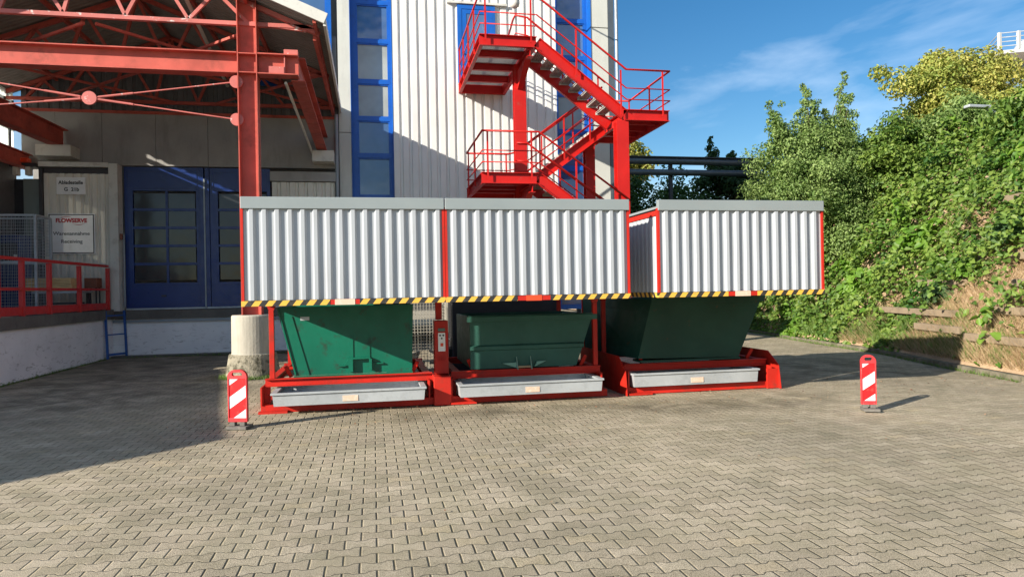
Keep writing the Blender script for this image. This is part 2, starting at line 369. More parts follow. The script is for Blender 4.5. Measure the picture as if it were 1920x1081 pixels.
    stains = ramp(nt, noise(nt, vec, 7, 8, .75), [(.68, 0.0), (.74, .5)]); c = mixc(nt, stains, c, (.12, .105, .08))
    # joints: dark sand, partly filled in the far area
    moss = ramp(nt, noise(nt, vec, 1.1, 3), [(.4, (.040, .033, .024)), (.62, (.075, .068, .036))])
    sand = mt('MULTIPLY', mt('ADD', spot(1.8, 9.3, 3.2, .75), mt('ADD', spot(5.0, 9.0, 3.0, .8), spot(3.5, 7.6, 1.6, .5))), ramp(nt, noise(nt, vec, 2.1, 5), [(.38, 0.0), (.55, 1.0)]))
    rnd = ramp(nt, noise(nt, vec, .8, 4), [(.45, 0.0), (.7, .55)])
    full = mt('MINIMUM', mt('ADD', mt('MULTIPLY', sand, .85), rnd), .9)
    fill = mt('MULTIPLY', mt('SUBTRACT', 1.0, stone), mt('SUBTRACT', 1.0, full))
    drip = ramp(nt, noise(nt, vec, 4.3, 6, .6, .4), [(.66, 0.0), (.70, .55)])
    c = mixc(nt, drip, c, (.15, .13, .105))
    c = mixc(nt, fill, c, moss)
    nt.links.new(c, b.inputs['Base Color']); b.inputs['Roughness'].default_value = .88; b.inputs['Specular IOR Level'].default_value = .25
    # bevelled height
    ex = N(nt, 'ShaderNodeMapRange', interpolation_type='SMOOTHSTEP'); nt.links.new(dx, ex.inputs[0]); ex.inputs[1].default_value = .001; ex.inputs[2].default_value = .010
    ey = N(nt, 'ShaderNodeMapRange', interpolation_type='SMOOTHSTEP'); nt.links.new(ady, ey.inputs[0]); ey.inputs[1].default_value = .0; ey.inputs[2].default_value = .008
    h = mt('MULTIPLY', ex.outputs[0], ey.outputs[0])
    h = mt('ADD', h, mt('MULTIPLY', wn.outputs[0], .12))
    h = mt('ADD', h, mt('MULTIPLY', noise(nt, vec, 150, 3, .7), .32))
    bump(nt, h, .007, .9, b)
    return m
def ground():
    # one sheet reaching the horizon, with slightly uneven paving near the camera
    xs = [-400, -120, -40] + list(np.arange(-16, 20.1, .5)) + [40, 120, 400]; ys = [-300, -60, -12] + list(np.arange(-2, 24.1, .5)) + [40, 120, 500]
    vs = []; nx = len(xs)
    for y in ys:
        for x in xs:
            z = 0
            if -16 < x < 20 and -2 < y < 24: z = .012*math.sin(x*.9+y*.37)*math.sin(y*.71-x*.21) - .006
            vs.append((x, y, z))
    fs = [(j*nx+i, j*nx+i+1, (j+1)*nx+i+1, (j+1)*nx+i) for j in range(len(ys)-1) for i in range(nx-1)]
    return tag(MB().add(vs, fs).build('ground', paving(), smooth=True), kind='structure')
ground()

# ------------------------------------------------------------------ factory building
FY = 19.9
B = thing('factory_building', (-1, FY, 0), 'tall factory hall with white corrugated wall, blue window strips and pale panels', 'building')
# core behind the facade skins (each face a real wall)
MB().box(-8.8, 7.22, FY+.62, 33, 1.0, 13).build('wall', panel_grey, B)
WP = [(0, 0), (.62, 0), (.70, -.045), (.92, -.045), (1.0, 0)]
MB().rib((.64, FY, 0), (1, 0, 0), (0, -1, 0), 4.78, 1.6, 13.0, .262, [(0, .05), (.60, .05), (.68, .005), (.92, .005)]).build('corrugated_wall', clad_white, B)
MB().box(-.86, -.53, FY-.04, FY+.5, 1.0, 6.02).box(-.86, -.53, FY-.04, FY+.5, 6.04, 13).build('wall_panel', panel_wall, B)
MB().box(6.52, 7.05, FY-.04, FY+.10, 0, 5.9).box(6.52, 7.05, FY-.04, FY+.10, 5.93, 9.35).box(6.52, 7.05, FY-.04, FY+.10, 9.38, 13).build('wall_panel', panel_wall, B)
MB().box(7.06, 7.24, FY-.06, FY+.12, 0, 13).build('corner_strip', pipe_dark, B)
MB().tube([(7.30, FY-.1, 0), (7.30, FY-.1, 13)], .05, 10).build('downpipe', downpipe_m, B)
def win_strip(x0, x1, zs, blinds, fr=.075, yo=.40, ls=.075):
    """window strip set back by yo; ls = width of the solid left stile"""
    f = MB(); Y0, Y1 = FY-.07+yo, FY+.06+yo
    f.box(x0, x0+ls, Y0, Y1, zs[0], zs[-1]); f.box(x1-fr, x1, Y0, Y1, zs[0], zs[-1])
    if yo > .05:
        f.box(x0-.012, x0, FY-.06, Y1, zs[0], zs[-1]); f.box(x1, x1+.012, FY-.06, Y1, zs[0], zs[-1])
    for z in zs: f.box(x0+ls, x1-fr, Y0+.01, Y1, z-fr*.7, z+fr*.7)
    F = f.build('window_frame', blue_frame, B)
    for i in range(len(zs)-1):
        a, b_ = zs[i]+fr*.7, zs[i+1]-fr*.7
        MB().box(x0+ls+.035, x1-fr-.035, Y0+.07, Y0+.09, a+.035, b_-.035).build('pane', glass_blind if i in blinds else glass_blue, F)
        s = MB(); s.box(x0+ls, x1-fr, Y0+.03, Y0+.1, a, a+.035); s.box(x0+ls, x1-fr, Y0+.03, Y0+.1, b_-.035, b_)
        s.box(x0+ls, x0+ls+.035, Y0+.03, Y0+.1, a+.035, b_-.035); s.box(x1-fr-.035, x1-fr, Y0+.03, Y0+.1, a+.035, b_-.035); s.build('sash', blue_frame, F)
    return F
win_strip(-.515, .62, [1.1, 2.15, 3.2, 4.27, 5.46, 6.52, 7.58, 8.74, 9.85, 10.9, 12, 13], {5, 6}, ls=.16)
win_strip(5.44, 6.505, [1.0, 2.1, 3.2, 4.15, 5.2, 6.3, 7.45, 8.54, 9.66, 10.7, 12, 13], {5}, ls=.11)
win_strip(-3.0, -1.02, [7.35, 9.9, 13], set(), fr=.13, yo=.0)
# door on the upper landing
dmb = MB(); dx0, dx1, dz0, dz1 = 2.50, 3.60, 7.53, 9.78
dmb.box(dx0, dx0+.12, FY-.10, FY-.04, dz0, dz1).box(dx1-.12, dx1, FY-.10, FY-.04, dz0, dz1).box(dx0+.12, dx1-.12, FY-.10, FY-.04, dz1-.12, dz1)
D = dmb.build('door_frame', blue_frame, B)
dl = MB(); dl.box(dx0+.12, dx1-.12, FY-.09, FY-.05, dz0+.02, dz0+.55); dl.box(dx0+.12, dx0+.26, FY-.09, FY-.05, dz0+.55, dz1-.13); dl.box(dx1-.26, dx1-.12, FY-.09, FY-.05, dz0+.55, dz1-.13)
dl.box(dx0+.26, dx1-.26, FY-.09, FY-.05, dz1-.25, dz1-.13); dl.build('door_leaf', blue_frame, D)
MB().box(dx0+.26, dx1-.26, FY-.075, FY-.06, dz0+.55, dz1-.25).build('pane', glass_blue, D)
MB().box(2.2, 3.95, FY-.14, FY-.051, 9.80, 9.86).build('door_drip_rail', trim_white, B)
# header wall over the gates
hm = MB()
for i, (a, b_) in enumerate(((-8.78, -8.0), (-7.99, -6.9), (-6.89, -5.6), (-5.59, -4.3), (-4.29, -3.0), (-2.99, -.88))): hm.box(a, b_, FY-.02, FY+.098, 5.02, 6.45)
hm.build('header_wall', panel_grey, B)
MB().rib((-8.78, FY+.02, 0), (1, 0, 0), (0, -1, 0), 7.9, 6.46, 8.7, .25, [(0, .03), (.5, .03), (.6, 0), (.9, 0)]).build('upper_wall_sheet', clad_dark, B)
MB().box(-8.78, -.88, FY-.05, FY+.0, 6.38, 6.455).build('wall_rail', red_canopy, B)
# strip of sheet right of the gate
MB().rib((-2.66, FY-.06, 0), (1, 0, 0), (0, -1, 0), 1.66, 1.2, 4.62, .235, [(0, .04), (.55, .04), (.65, 0), (.9, 0)]).build('side_sheet', shed_clad, B)
MB().box(-2.7, -.9, FY-.16, FY+.0, 4.64, 4.90).build('lintel', panel_grey, B)
MB().tube([(-.93, FY-.13, 6.5), (-.93, FY-.13, 0)], .05, 10).build('downpipe', downpipe_m, B)
# gate bay: blue panelled sectional gates
G = thing('gate_pair', (-4.5, FY, 1.25), 'wide blue sectional gates with dark glazed rows on the loading dock', 'gate')
gx0, gxm, gx1, gz0, gz1 = -6.38, -4.40, -2.72, 1.26, 4.98
def gate_leaf(x0, x1, cols):
    f = MB(); rows = [1.95, 2.42, 2.90, 3.38, 3.86, 4.33]; w_ = .06
    f.box(x0, x1, FY-.03, FY+.05, gz0, 1.92); f.box(x0, x1, FY-.03, FY+.05, 4.36, gz1)
    f.box(x0, x0+.20, FY-.03, FY+.05, 1.92, 4.36); f.box(x1-.09, x1, FY-.03, FY+.05, 1.92, 4.36)
    for z in rows[1:-1]: f.box(x0+.20, x1-.09, FY-.03, FY+.05, z-.035, z+.035)
    for c in cols:
        for i in range(5):
            f.box(c-.03, c+.03, FY-.028, FY+.05, (1.92 if i == 0 else rows[i]+.035), (4.36 if i == 4 else rows[i+1]-.035))
    L = f.build('gate_leaf', blue_gate, G)
    s = MB(); s.box(x0+.06, x1-.06, FY-.042, FY-.03, gz1-.12, gz1-.09).box(x0+.06, x1-.06, FY-.042, FY-.03, 4.42, 4.45).box(x0+.06, x0+.09, FY-.042, FY-.03, 4.45, gz1-.12).box(x1-.09, x1-.06, FY-.042, FY-.03, 4.45, gz1-.12)
    s.build('panel_moulding', blue_gate, L)
    for z in (1.34, 1.84): MB().box(x0+.06, x1-.06, FY-.042, FY-.03, z, z+.03).build('panel_moulding', blue_gate, L)
    MB().box((x0+x1)/2-.06, (x0+x1)/2+.06, FY-.05, FY-.03, 1.55, 1.60).build('handle', dark_steel, L)
    p = MB(); xs = [x0+.20] + list(cols) + [x1-.09]
    for j in range(len(xs)-1):
        for i in range(5): p.box(xs[j]+.031, xs[j+1]-.031, FY+.0, FY+.02, rows[i]+.036, rows[i+1]-.036)
    p.build('glazing', glass_dark, L)
gate_leaf(gx0, gxm-.13, [-5.35]); gate_leaf(gxm+.13, gx1, [-3.3])
MB().box(gxm-.12, gxm-.02, FY-.07, FY+.05, gz0, gz1).box(gxm+.02, gxm+.12, FY-.07, FY+.05, gz0, gz1).build('centre_post', blue_gate, G)
MB().box(gxm-.018, gxm+.018, FY-.10, FY+.0, gz0-.05, gz1-.3).build('guide_rail', downpipe_m, G)
MB().box(gx0, gx1, FY-.05, FY+.03, gz0-.045, gz0-.003).build('threshold', galv, G)
# projecting cream bay left of the gate (shed wall with signs)
S = thing('dock_bay', (-7.3, 19.6, 1.2), 'cream corrugated dock bay wall with grey frame left of the blue gates', 'wall')
MB().rib((-8.15, 19.60, 0), (1, 0, 0), (0, -1, 0), 1.5, 1.2, 4.74, .187, [(0, .035), (.5, .035), (.6, 0), (.9, 0)]).build('corrugated_sheet', shed_clad, S)
MB().box(-6.63, -6.42, 19.5, 19.86, 1.2, 5.0).box(-8.24, -6.63, 19.48, 19.86, 4.90, 5.02).build('frame', trim_white, S)
MB().box(-8.22, -6.64, 19.60, 19.86, 4.745, 4.895).build('soffit', dark_steel, S)
MB().box(-8.24, -8.16, 19.5, 19.86, 1.2, 4.89).build('corner_post', dark_steel, S)
MB().box(-8.14, -6.64, 19.64, 19.86, 1.2, 4.74).build('core', interior, S)
MB().tube([(-6.36, 19.72, 3.2), (-6.36, 19.72, 1.3)], .022).build('conduit', downpipe_m, S)
MB().box(-6.405, -6.35, 19.56, 19.62, 3.05, 3.2).build('switch_box', brown_box, S)
# signs
s1 = thing('dock_number_sign', (-7.5, 19.54, 4.2), 'small white sign reading Abladestelle G 21b above the company sign', 'sign')
MB().box(-7.85, -7.18, 19.525, 19.55, 4.20, 4.64).build('board', white_m, s1, bevel=.006)
text_obj('lettering', 'Abladestelle', .125, (-7.515, 19.521, 4.50), black_m, s1, off=.003, sx=.92)
text_obj('lettering', 'G  21b', .125, (-7.50, 19.521, 4.325), black_m, s1, off=.003)
s2 = thing('receiving_sign', (-7.5, 19.54, 2.7), 'large white FLOWSERVE Warenannahme Receiving sign with black border', 'sign')
MB().box(-8.055, -6.975, 19.52, 19.55, 2.68, 3.715).build('board', white_m, s2, bevel=.006)
fr = MB(); fr.box(-8.035, -6.995, 19.512, 19.521, 3.675, 3.695).box(-8.035, -6.995, 19.512, 19.521, 2.70, 2.72).box(-8.035, -8.015, 19.512, 19.521, 2.72, 3.675).box(-7.015, -6.995, 19.512, 19.521, 2.72, 3.675)
fr.build('border', black_m, s2)
text_obj('company_name', 'FLOWSERVE', .142, (-7.515, 19.516, 3.53), sign_red, s2, off=.0055, sx=.93)
def arc(cx, cz, rx_, rz_, a0, a1, wd, top):
    mb = MB(); n = 20; vs = []
    for i in range(n+1):
        t = i/n; a = R(a0+(a1-a0)*t); wv = wd*math.sin(math.pi*min(.999, max(.06, t)))
        for rr in (0, wv):
            x, z = cx+(rx_+rr*0)*math.cos(a), cz+(rz_+rr)*math.sin(a)
            vs += [(x, 19.513, z), (x, 19.519, z)]
    fs = []
    for i in range(n):
        o = i*4; fs += [(o, o+4, o+6, o+2), (o+1, o+3, o+7, o+5), (o+2, o+6, o+7, o+3), (o, o+1, o+5, o+4)]
    return mb.add(vs, fs)
a1_ = arc(-7.62, 3.575, .15, .055, 175, 25, .012, 1); a2_ = arc(-7.36, 3.485, .15, .055, -155, -5, .012, 1)
a1_.add(a2_.v, a2_.f); a1_.build('logo_arcs', sign_red, s2)
text_obj('lettering', 'Warenannahme', .128, (-7.515, 19.516, 3.20), black_m, s2, sx=1.03)
text_obj('lettering', 'Receiving', .128, (-7.515, 19.516, 3.00), black_m, s2, sx=1.03)
# side screen wall left of the dock (clerestory gap under the eave, tinted lower pane added to let sun onto the signs)
tint, nt_, _b = principled('added_sun_pane'); tr_ = N(nt_, 'ShaderNodeBsdfTransparent'); tr_.inputs[0].default_value = (.40, .40, .38, 1)
df_ = N(nt_, 'ShaderNodeBsdfTranslucent'); df_.inputs[0].default_value = (.55, .58, .58, 1); ms_ = N(nt_, 'ShaderNodeMixShader'); ms_.inputs[0].default_value = .35
nt_.links.new(tr_.outputs[0], ms_.inputs[1]); nt_.links.new(df_.outputs[0], ms_.inputs[2]); nt_.links.new(ms_.outputs[0], nt_.nodes['Material Output'].inputs[0])
opal, nt_, _b = principled('opal_pane'); df_ = N(nt_, 'ShaderNodeBsdfTranslucent'); df_.inputs[0].default_value = (.8, .82, .8, 1); nt_.links.new(df_.outputs[0], nt_.nodes['Material Output'].inputs[0])
SW = thing('dock_side_wall', (-8.9, 16.5, 1.2), 'dark side wall of the covered dock with a bright clerestory slot under the eave', 'wall')
MB().box(-9.0, -8.9, 13.6, 17.2, 0, 6.27).box(-9.0, -8.9, 17.2, 19.86, 4.75, 5.35).box(-9.0, -8.9, 17.2, 19.86, 5.85, 6.24).box(-9.0, -8.9, 17.2, 19.86, 0, 2.3).box(-9.0, -8.9, 17.2, 18.4, 2.3, 4.75).box(-9.0, -8.9, 18.9, 19.86, 2.3, 4.75).build('wall', clad_dark, SW)
MB().box(-8.97, -8.95, 17.2, 19.86, 5.351, 5.849).build('clerestory_pane', opal, SW)
MB().box(-8.97, -8.95, 18.401, 18.899, 2.301, 4.749).build('glazing', tint, SW)  # pane added out of view, passes filtered sun to the sign wall
cm = MB()
MB().box(-8.97, -8.95, 18.25, 19.86, 6.241, 6.84).build('clerestory_pane', opal, SW)
MB().box(-8.99, -8.91, 13.6, 17.0, 6.271, 6.83).box(-8.99, -8.91, 17.001, 18.249, 6.241, 6.40).build('wall', clad_dark, SW)
for y in (13.7, 14.9, 16.1, 17.3, 18.1, 18.75, 19.4, 19.8): cm.box(-8.98, -8.92, y, y+.045, 6.271, 6.62)
for y in (18.2, 19.0, 19.6): cm.box(-8.99, -8.91, y, y+.06, 5.352, 5.848)
cm.build('mullions', dark_steel, SW)

# ------------------------------------------------------------------ loading dock
K = thing('loading_dock', (-6.6, 16, 0), 'white painted concrete loading dock with dark worn edge beam', 'loading dock')
MB().box(-14, -6.62, 12.4, 19.86, .02, 1.0).build('side_wall', dock_white, K)
MB().box(-6.62, -.4, 19.62, 19.95, .02, .98).build('back_wall', dock_white, K)
MB().box(-14, -6.56, 12.4, 19.70, 1.0, 1.24).build('deck', concrete_edge, K)
MB().box(-6.56, -.4, 19.56, 19.86, .98, 1.20).build('edge_beam', concrete_edge, K)
MB().box(-6.60, -.5, 19.55, 19.60, .9, .96).build('edge_angle', downpipe_m, K)
MB().box(-6.6, -.42, 19.35, 19.619, 0.01, .05).build('footing', concrete_edge, K)
# red railing
def railing_dock():
    T = thing('dock_railing', (-6.62, 14, 1.24), 'red steel guard rail along the edge of the loading dock', 'railing')
    MB().bar((-6.62, 13.1, 2.33), (-6.62, 19.3, 2.35), .06, .06).build('top_rail', red_rail, T)
    MB().bar((-6.62, 13.1, 1.76), (-6.62, 19.3, 1.76), .05, .055).build('mid_rail', red_rail, T)
    MB().bar((-6.62, 13.1, 1.34), (-6.62, 19.3, 1.34), .03, .16).build('toe_board', red_rail, T)
    for y in (13.1, 14.0, 14.9, 16.05, 17.55, 19.3):
        MB().box(-6.66, -6.58, y-.04, y+.04, 1.24, 2.30).build('post', red_rail, T)
railing_dock()
L = thing('dock_ladder', (-6.5, 19.3, 0), 'blue steel ladder standing at the inner corner of the dock', 'ladder')
for x, y in ((-6.57, 18.98), (-6.31, 19.52)): MB().bar((x-.01, y, 1.22), (x+.04, y-.03, 0.02), .05, .05, (0, 1, 0)).build('rail', blue_lad, L)
MB().bar((-6.56, 18.99, .62), (-6.30, 19.50, .62), .03, .03).build('rung', blue_lad, L)
MB().bar((-6.56, 18.99, .12), (-6.30, 19.50, .12), .05, .05).build('rung', blue_lad, L)
MB().bar((-6.56, 18.99, 1.1), (-6.30, 19.50, 1.1), .03, .03).build('rung', blue_lad, L)

# goods on the dock
def mesh_panel(mb, p0, u, vv, w_, h, step, r=.0028):
    p0 = Vector(p0); u = Vector(u); vv = Vector(vv)
    n = int(w_/step)
    for i in range(n+1): a = p0+u*(w_*i/n); mb.bar(a, a+vv*h, r*2, r*2, (0, 1, .01))
    n = int(h/step)
    for i in range(n+1): a = p0+vv*(h*i/n); mb.bar(a, a+u*w_, r*2, r*2)
def cage(loc, w_, d, h, label, name='mesh_cage', levels=1, group=None, fm=None, step=.07):
    T = thing(name, loc, label, 'mesh cage', group); x, y, z = loc; fm = fm or galv
    for sx in (0, 1):
        for sy in (0, 1):
            MB().box(x+sx*(w_-.05), x+sx*(w_-.05)+.05, y+sy*(d-.05), y+sy*(d-.05)+.05, z, z+h).build('post', fm, T)
    f = MB()
    for k in range(levels+1):
        zz = z+.1+(h-.1)*k/levels-.025
        f.box(x+.051, x+w_-.051, y+.005, y+.045, zz, zz+.045).box(x+.051, x+w_-.051, y+d-.045, y+d-.005, zz, zz+.045)
        f.box(x+.005, x+.045, y+.051, y+d-.051, zz, zz+.045).box(x+w_-.045, x+w_-.005, y+.051, y+d-.051, zz, zz+.045)
    f.build('frame', fm, T)
    g = MB()
    mesh_panel(g, (x+.05, y+.025, z+.1), (1, 0, 0), (0, 0, 1), w_-.1, h-.12, step); mesh_panel(g, (x+.05, y+d-.025, z+.1), (1, 0, 0), (0, 0, 1), w_-.1, h-.12, step)
    mesh_panel(g, (x+.025, y+.05, z+.1), (0, 1, 0), (0, 0, 1), d-.1, h-.12, step); mesh_panel(g, (x+w_-.025, y+.05, z+.1), (0, 1, 0), (0, 0, 1), d-.1, h-.12, step)
    g.build('wire_mesh', fm, T)
    MB().box(x+.06, x+w_-.06, y+.06, y+d-.06, z+.06, z+.1).build('floor_tray', dark_steel, T)
    return T
cage((-8.6, 17.3, 1.24), 1.22, .8, 2.2, 'tall galvanised wire mesh cage on the dock behind the red railing', levels=2)
T = thing('blue_machine', (-8.6, 18.8, 1.24), 'blue painted machine housing on the dock behind the mesh cage', 'machine')
MB().box(-8.85, -8.25, 18.5, 19.1, 1.34, 3.1).build('housing', blue_gate, T, bevel=.02)
MB().box(-8.80, -8.30, 18.48, 18.499, 2.4, 2.9).build('inspection_window', glass_dark, T)
MB().box(-8.8, -8.3, 18.55, 19.05, 1.24, 1.34).build('plinth', dark_steel, T)
MB().box(-8.36, -8.30, 18.45, 18.50, 2.5, 2.62).build('handle', white_m, T)
T = thing('work_trolley', (-7.1, 18.3, 1.24), 'low flatbed trolley on the dock carrying timber', 'trolley')
MB().box(-7.75, -6.75, 17.9, 18.7, 1.68, 1.73).build('platform', galv, T)
for x in (-7.7, -6.85):
    for y in (17.95, 18.6): MB().box(x, x+.05, y, y+.05, 1.36, 1.68).build('leg', dark_steel, T)
for x in (-7.68, -6.83):
    for y in (17.95, 18.6): MB().tube([(x-.02, y+.02, 1.30), (x+.03, y+.02, 1.30)], .06, 12).build('wheel', black_m, T)
MB().box(-7.6, -6.9, 18.0, 18.6, 1.42, 1.46).build('lower_shelf', dark_steel, T)
T = thing('timber_stack', (-7.2, 18.2, 1.73), 'stack of pale sawn timber baulks lying on the trolley', 'timber')
for i in range(2):
    for j in range(3): MB().box(-7.9+.03*j, -6.93-.02*i, 17.95+j*.2, 18.13+j*.2, 1.735+i*.155, 1.885+i*.155).build('baulk', timber, T, bevel=.006)
T = thing('brown_crate', (-6.85, 18.8, 1.24), 'small brown slotted steel crate at the right end of the trolley', 'crate')
c = MB().box(-7.0, -6.72, 18.85, 19.2, 1.80, 2.05); c.build('box', brown_box, T, bevel=.008)
MB().box(-6.99, -6.73, 18.86, 19.19, 1.24, 1.30).box(-6.98, -6.95, 18.9, 18.93, 1.30, 1.80).box(-6.77, -6.74, 18.9, 18.93, 1.30, 1.80).box(-6.98, -6.95, 19.12, 19.15, 1.30, 1.80).box(-6.77, -6.74, 19.12, 19.15, 1.30, 1.80).build('stand', dark_steel, T)
T = thing('timber_pallet', (-8.0, 15.6, 1.24), 'wooden pallet leaning edge at the far left of the dock', 'pallet')
for i in range(6): MB().box(-7.95+i*.16, -7.84+i*.16, 15.0, 15.9, 1.36, 1.38).build('board', timber, T)
for y in (15.0, 15.4, 15.8): MB().box(-7.95, -7.04, y, y+.1, 1.25, 1.359).build('bearer', timber, T)
# doorway items far left
T = thing('dock_doorway', (-9, 19.7, 1.24), 'dark doorway with grey-green door post at the far left of the dock', 'doorway')
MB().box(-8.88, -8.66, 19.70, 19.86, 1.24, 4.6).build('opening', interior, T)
MB().box(-8.64, -8.26, 19.62, 19.86, 1.24, 4.6).build('post', M('grey_green_panel', (.16, .19, .18), .5, dirt=(.1, .12, .11), dfac=.6), T)
T = thing('red_lamp_box', (-8.9, 19.5, 4.8), 'long rounded red orange lamp box on the wall at the left edge', 'lamp')
MB().box(-8.88, -8.42, 19.40, 19.60, 4.98, 5.10).build('cap', lamp_red, T, bevel=.04)
MB().box(-8.88, -8.3, 19.45, 19.86, 4.88, 4.975).build('bracket', dark_steel, T)
for x in (-8.80, -8.52): MB().box(x, x+.12, 19.42, 19.6, 4.66, 4.879).build('lamp_tube', trim_white, T, bevel=.02)

# ------------------------------------------------------------------ canopy
C = thing('dock_canopy', (-2.3, 14.1, 1.2), 'red steel canopy with corrugated roof spanning the loading dock', 'canopy')
EX, RX, EZ, SL = -.83, -5.1, 6.67, .40
def roofz(x): return EZ + SL*(EX-x) if x > RX else EZ + SL*(EX-RX) - SL*(RX-x)
# roof sheet with ribs running down the slope: two slopes, front edge chamfered
def roof():
    mb = MB(); prof = [0, .055, .075, .11]; pitch = .15
    def front(x): return 13.4
    for xa, xb, nseg in ((EX, RX, 14), (RX, -9.15, 10)):
        for s in range(nseg):
            x0 = xa+(xb-xa)*s/nseg; x1 = xa+(xb-xa)*(s+1)/nseg
            y = 13.4; row = []
            while y < FY+.05:
                for j, t in enumerate(prof):
                    yy = y + t
                    if yy < FY+.06: row.append((yy, 0.035 if j in (1, 2) else 0))
                y += pitch
            pts = [p for p in row if p[0] >= front((x0+x1)/2)]
            n = len(pts); vs = []
            for xx in (x0, x1):
                for off in (0, .006):
                    for yy, d in pts: vs.append((xx, yy, roofz(xx)+.02+d+off))
            fs = []
            for i in range(n-1): fs += [(i, i+1, 2*n+i+1, 2*n+i), (n+i+1, n+i, 3*n+i, 3*n+i+1)]
            mb.add(vs, fs)
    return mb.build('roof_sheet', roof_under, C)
roof()
MB().bar((EX+.02, 13.4, EZ-.02), (EX+.02, FY-.05, EZ-.02), .05, .16).build('gutter', trim_white, C)
MB().bar((EX+.045, 13.38, EZ+.03), (RX, 13.38, roofz(RX)+.06), .05, .20).build('fascia', trim_white, C)
MB().bar((RX, 13.38, roofz(RX)+.06), (-9.17, 13.38, roofz(-9.17)+.05), .05, .20).build('fascia', trim_white, C)
MB().bar((-9.17, 13.4, EZ-.02), (-9.17, FY-.05, EZ-.02), .05, .12).build('gutter', trim_white, C)
# columns
MB().bar((-2.29, 14.1, 1.19), (-2.29, 14.1, 7.25), .02, .36, (1, 0, 0)).build('web_spacer', red_canopy, C).name = 'column_web'
cc = MB()
cc.box(-2.47, -2.452, 13.95, 14.25, 1.19, 7.25).box(-2.128, -2.11, 13.95, 14.25, 1.19, 7.25)
cc.build('column_flanges', red_canopy, C)
for z in (5.81, 6.17): MB().box(-2.451, -2.129, 13.955, 14.089, z, z+.02).build('stiffener_plate', red_canopy, C)
MB().ibeam((-7.7, 14.1, 1.24), (-7.7, 14.1, 7.2), .36, .2, upv=(0, 1, 0)).build('column', red_canopy, C)
# front beam and cantilever
MB().ibeam((-8.9, 14.1, 6.0), (-2.48, 14.1, 6.0), .30, .40, .022, .016).build('front_beam', red_canopy, C)
MB().ibeam((-2.10, 14.1, 6.0), (-1.36, 14.1, 6.0), .30, .40, .022, .016).build('cantilever_beam', red_canopy, C)
MB().box(-1.62, -1.60, 14.0, 14.09, 5.823, 6.177).box(-1.9, -1.621, 13.985, 14.0, 5.823, 5.96).build('gusset', red_chord, C)
MB().box(-1.62, -1.36, 14.0, 14.2, 6.201, 6.30).build('packing_block', red_chord, C)
# longitudinal beams (crane-way style) towards the wall
MB().ibeam((-1.38, 14.22, 5.99), (-1.30, 19.84, 5.66), .26, .48, .022, .016).build('side_beam', red_canopy, C)
MB().ibeam((-8.0, 13.8, 5.66), (-7.8, 19.84, 5.66), .26, .48, .022, .016).build('side_beam', red_canopy, C)
MB().ibeam((-8.75, 13.8, 5.1), (-8.6, 19.84, 5.05), .2, .38, .022, .016).build('side_beam', red_canopy, C)
MB().tube([(-1.62, 14.25, 5.72), (-1.56, 19.8, 5.36)], .03).build('conduit', trim_white, C)
# trusses
def truss(y, mat, cz=6.78, xr=-.95, xl=-9.1):
    MB().bar((xl, y, cz), (xr, y, cz), .09, .075).build('bottom_chord', mat, C)
    t = MB(); t.bar((EX-.12, y, roofz(EX-.12)-.06), (RX, y, roofz(RX)-.06), .09, .09); t.bar((RX, y, roofz(RX)-.06), (-9.1, y, roofz(-9.1)-.06), .09, .09); t.build('top_chord', mat, C)
    xs = [-2.29, -3.35, -4.45, -5.5, -6.55, -7.65, -8.5]; top = [-1.2, -2.85, -3.95, -5.1, -6.15, -7.15, -8.1]
    for i, x in enumerate(xs):
        for tx in (top[i], top[i+1] if i+1 < len(top) else None):
            if tx is None: continue
            MB().bar((x, y, cz+.03), (tx, y, roofz(tx)-.1), .06, .06).build('diagonal', mat, C)
truss(14.1, red_chord); truss(16.9, red_canopy, cz=6.70); truss(19.55, red_canopy, cz=6.62)
for x in (-1.0, -2.3, -3.6, -5.1, -6.6, -7.9): MB().bar((x, 13.45, roofz(x)-.055), (x, 19.8, roofz(x)-.055), .06, .1).build('purlin', red_canopy, C)
for (x0, y0, x1, y1) in ((-2.3, 14.2, -5.0, 16.8), (-5.0, 14.2, -2.3, 16.8), (-5.2, 14.2, -8.4, 16.8), (-1.2, 16.9, -4.0, 19.5), (-4.0, 17.0, -1.3, 19.5), (-5.0, 17.0, -7.8, 19.5), (-7.8, 17, -5, 19.5)):
    MB().bar((x0, y0, 6.68), (x1, y1, 6.62), .05, .05).build('wind_brace', red_canopy, C)
MB().bar((-1.05, 14.2, 6.62), (-1.0, 19.7, 6.50), .07, .1).build('eave_beam', red_canopy, C)
MB().tube([(-3.4, 13.6, 7.3), (-3.7, 19.5, 7.1)], .04).build('cable_tray', trim_white, C)
# crossed tie rods with disc
DC = Vector((-5.06, 14.02, 5.24))
MB().tube([DC+Vector((0, -.02, 0)), DC+Vector((0, .02, 0))], .125, 28).build('brace_disc', red_chord, C)
for e in ((-2.50, 5.64), (-2.50, 4.92), (-7.6, 5.62), (-7.6, 4.95)):
    E_ = Vector((e[0], 14.02, e[1])); d = (E_-DC).normalized()
    MB().tube([DC+d*.11, E_-d*.02], .014).tube([DC+d*.15, DC+d*.75], .022).build('tie_rod', red_chord, C)
for z in (5.64, 4.92): MB().tube([(-2.50, 14.0, z), (-2.50, 14.04, z)], .12, 24).build('gusset_disc', red_chord, C)
# concrete corbels at the wall carry the beams
for x0, x1, z0, z1 in ((-8.22, -7.42, 5.14, 5.42), (-1.55, -.99, 5.12, 5.41)):
    MB().box(x0, x1, 19.3, 19.87, z0, z1).build('corbel', trim_white, C)
